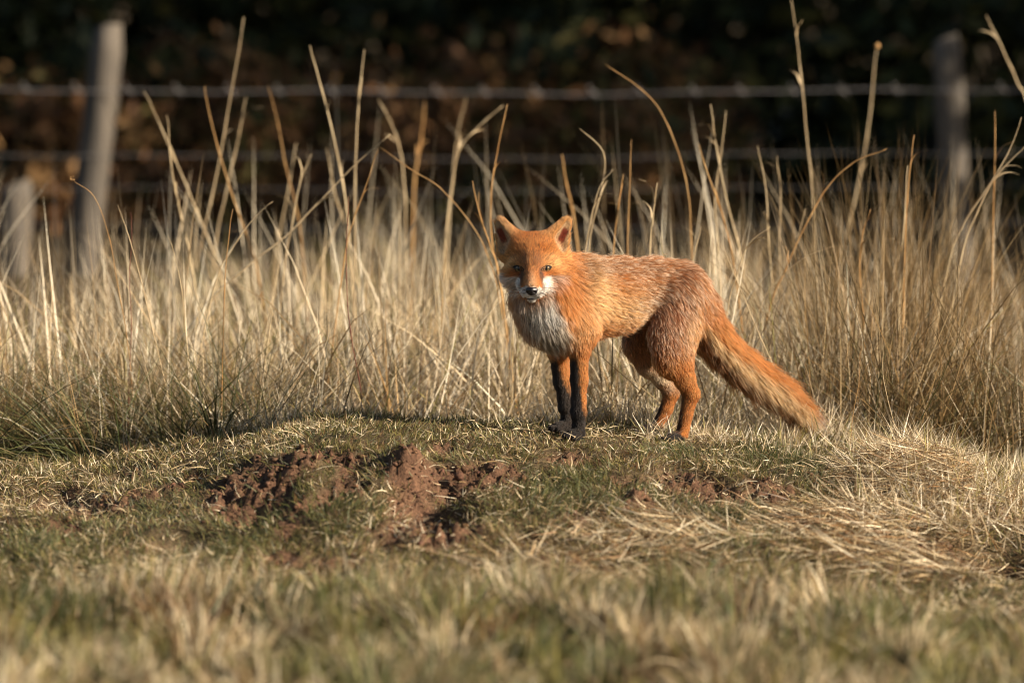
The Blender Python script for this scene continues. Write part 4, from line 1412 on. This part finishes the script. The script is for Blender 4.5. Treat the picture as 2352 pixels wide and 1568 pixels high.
post((250, 62), (185, 640), .060, 4, .35)
post((2172, 92), (2205, 640), .052, 12, 0)
post((40, 425), (30, 640), .055, 12, 0)
post((-1900, 70), (-1900, 640), .058, 12, 0)
post((4150, 80), (4150, 640), .058, 12, 0)
m_wire, nt, p = new_mat('galvanised_wire')
p.inputs['Base Color'].default_value = (.28, .26, .25, 1); p.inputs['Metallic'].default_value = .6; p.inputs['Roughness'].default_value = .5
for wi, (py, r, barbed) in enumerate(((207, .0021, True), (356, .0013, False), (432, .0010, False), (520, .0010, False))):
    X = np.linspace(-2000, 4300, 64)
    sag = 7 * np.sin((X - 240) / 1940 * math.pi) + 3 * np.sin(X / 170 + wi) + 2 * np.sin(X / 67)
    Pw = np.array([at(x, py + s_ - 6 * (x > 1600) * (wi > 0), FY - .07) for x, s_ in zip(X, sag)])
    w = link_mesh('wire', tube_mesh('wire', Pw, r, 5), m_wire, fence)
    if barbed:
        for k, x in enumerate(np.arange(-1950, 4250, 118)):
            c = at(x + RNG.uniform(-8, 8), py + 6 * math.sin((x - 240) / 1940 * math.pi), FY - .07)
            th = np.linspace(0, 4 * math.pi, 14)
            Pb = np.stack([c[0] - .008 + .016 * th / th[-1], c[1] + .006 * np.cos(th), c[2] + .006 * np.sin(th)], 1)
            Pb = np.vstack([Pb[0] + [-.004, -.008, .022], Pb, Pb[-1] + [.004, .008, -.022]])
            b = link_mesh('barb', tube_mesh('barb', Pb - c, .0016, 4), m_wire)
            b.parent = w; b.location = Vector(c)

# ------------------------------------------------------------------ wood behind the fence
def leaf_cloud(n, rx, ry, z0, z1, size, pal, seed, shape='bush'):
    rs = np.random.default_rng(seed)
    m = n // 28
    t = rs.uniform(0, 6.28, m); r = np.sqrt(rs.uniform(.05, 1, m)); z = rs.random(m)
    prof = np.sqrt(np.clip(1 - (2 * z - .7) ** 2 / 1.7, .05, 1)) if shape == 'bush' else (1 - .8 * z) if shape == 'cone' else np.sqrt(np.clip(1 - (2 * z - 1) ** 2, .05, 1))
    cc = np.stack([rx * r * np.cos(t) * prof, ry * r * np.sin(t) * prof, z0 + (z1 - z0) * z], 1)
    cc += rs.normal(0, .10 * rx, (m, 3)) * [1, 1, .5]
    cen = np.repeat(cc, 28, 0) + rs.normal(0, .085 * (rx + ry) * .5 + size, (m * 28, 3)) * [1, 1, .7]
    k = len(cen)
    a = rs.normal(0, 1, (k, 3)); a /= np.linalg.norm(a, axis=1, keepdims=True)
    b = np.cross(a, rs.normal(0, 1, (k, 3))); b /= np.linalg.norm(b, axis=1, keepdims=True)
    s = size * rs.uniform(.6, 1.3, (k, 1))
    V = np.stack([cen - a * s, cen + b * s * .42, cen + a * s, cen - b * s * .42], 1).reshape(-1, 3)
    Q_ = np.arange(k * 4).reshape(-1, 4)
    c = pal[rs.integers(0, len(pal), m)] * rs.uniform(.7, 1.3, (m, 1))
    c = np.repeat(np.repeat(c, 28, 0) * rs.uniform(.75, 1.25, (k, 1)), 4, 0)
    V[:, 2] = np.maximum(V[:, 2], .0)
    return V, Q_, c


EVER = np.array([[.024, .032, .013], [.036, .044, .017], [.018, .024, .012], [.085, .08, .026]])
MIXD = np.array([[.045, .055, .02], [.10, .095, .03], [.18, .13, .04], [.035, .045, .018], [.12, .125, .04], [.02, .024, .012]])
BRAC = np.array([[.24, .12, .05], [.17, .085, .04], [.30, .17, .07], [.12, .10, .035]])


def bush_stems(seed, rx, h, n=7):
    rs = np.random.default_rng(seed)
    bm_V, bm_Q, off = [], [], 0
    for i in range(n):
        a = rs.uniform(0, 6.28); l = rs.uniform(.5, .9) * h
        P = np.array([[.05 * math.cos(a), .05 * math.sin(a), -.1], [.2 * rx * math.cos(a), .2 * rx * math.sin(a), l * .4], [.55 * rx * math.cos(a + .3), .55 * rx * math.sin(a + .3), l]])
        P = spline(P, 4)
        me_ = tube_mesh('s', P, np.linspace(.022, .005, len(P)), 5)
        v = np.array([x.co[:] for x in me_.vertices]); q_ = [tuple(p_.vertices) for p_ in me_.polygons]
        bm_V.append(v); bm_Q += [tuple(i_ + off for i_ in p_) for p_ in q_]; off += len(v)
        bpy.data.meshes.remove(me_)
    me_ = bpy.data.meshes.new('bush_stems'); me_.from_pydata(np.concatenate(bm_V).tolist(), [], bm_Q); me_.update()
    me_.materials.append(M_BARK)
    return me_


def plant_proto(n, rx, ry, z0, z1, size, pal, seed, shape='bush', stems=True, trunk=None):
    V, Q_, c = leaf_cloud(n, rx, ry, z0, z1, size, pal, seed, shape)
    me_ = np_mesh('foliage', V, None, c, False, Q_); me_.materials.append(M_LEAF)
    if trunk:
        P = spline(np.array([[0, 0, -.3], [.06, .03, z1 * .25], [-.05, .05, z1 * .6], [0, 0, z1 * .95]]), 6)
        st_ = tube_mesh('trunk', P, np.linspace(trunk, trunk * .15, len(P)), 9); st_.materials.append(M_BARK)
    else:
        st_ = bush_stems(seed, rx, z1)
    return me_, st_


def plant(name, proto, loc, rz, sc, label, cat, group, pn=('stems', 'foliage')):
    e = empty(name, loc)
    e.rotation_euler = (0, 0, rz); e.scale = (sc, sc, sc)
    for nm, me_ in zip(pn, (proto[1], proto[0])):
        o = bpy.data.objects.new(nm, me_); COL.objects.link(o); o.parent = e
    tag(e, label, cat, group)
    return e


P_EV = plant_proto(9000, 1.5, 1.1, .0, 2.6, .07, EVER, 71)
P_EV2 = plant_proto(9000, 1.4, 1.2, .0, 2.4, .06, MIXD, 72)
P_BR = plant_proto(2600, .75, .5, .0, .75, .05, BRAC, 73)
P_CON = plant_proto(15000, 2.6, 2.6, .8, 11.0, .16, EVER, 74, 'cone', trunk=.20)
P_OAK = plant_proto(15000, 3.4, 3.2, 1.6, 9.0, .17, EVER, 75, 'round', trunk=.24)
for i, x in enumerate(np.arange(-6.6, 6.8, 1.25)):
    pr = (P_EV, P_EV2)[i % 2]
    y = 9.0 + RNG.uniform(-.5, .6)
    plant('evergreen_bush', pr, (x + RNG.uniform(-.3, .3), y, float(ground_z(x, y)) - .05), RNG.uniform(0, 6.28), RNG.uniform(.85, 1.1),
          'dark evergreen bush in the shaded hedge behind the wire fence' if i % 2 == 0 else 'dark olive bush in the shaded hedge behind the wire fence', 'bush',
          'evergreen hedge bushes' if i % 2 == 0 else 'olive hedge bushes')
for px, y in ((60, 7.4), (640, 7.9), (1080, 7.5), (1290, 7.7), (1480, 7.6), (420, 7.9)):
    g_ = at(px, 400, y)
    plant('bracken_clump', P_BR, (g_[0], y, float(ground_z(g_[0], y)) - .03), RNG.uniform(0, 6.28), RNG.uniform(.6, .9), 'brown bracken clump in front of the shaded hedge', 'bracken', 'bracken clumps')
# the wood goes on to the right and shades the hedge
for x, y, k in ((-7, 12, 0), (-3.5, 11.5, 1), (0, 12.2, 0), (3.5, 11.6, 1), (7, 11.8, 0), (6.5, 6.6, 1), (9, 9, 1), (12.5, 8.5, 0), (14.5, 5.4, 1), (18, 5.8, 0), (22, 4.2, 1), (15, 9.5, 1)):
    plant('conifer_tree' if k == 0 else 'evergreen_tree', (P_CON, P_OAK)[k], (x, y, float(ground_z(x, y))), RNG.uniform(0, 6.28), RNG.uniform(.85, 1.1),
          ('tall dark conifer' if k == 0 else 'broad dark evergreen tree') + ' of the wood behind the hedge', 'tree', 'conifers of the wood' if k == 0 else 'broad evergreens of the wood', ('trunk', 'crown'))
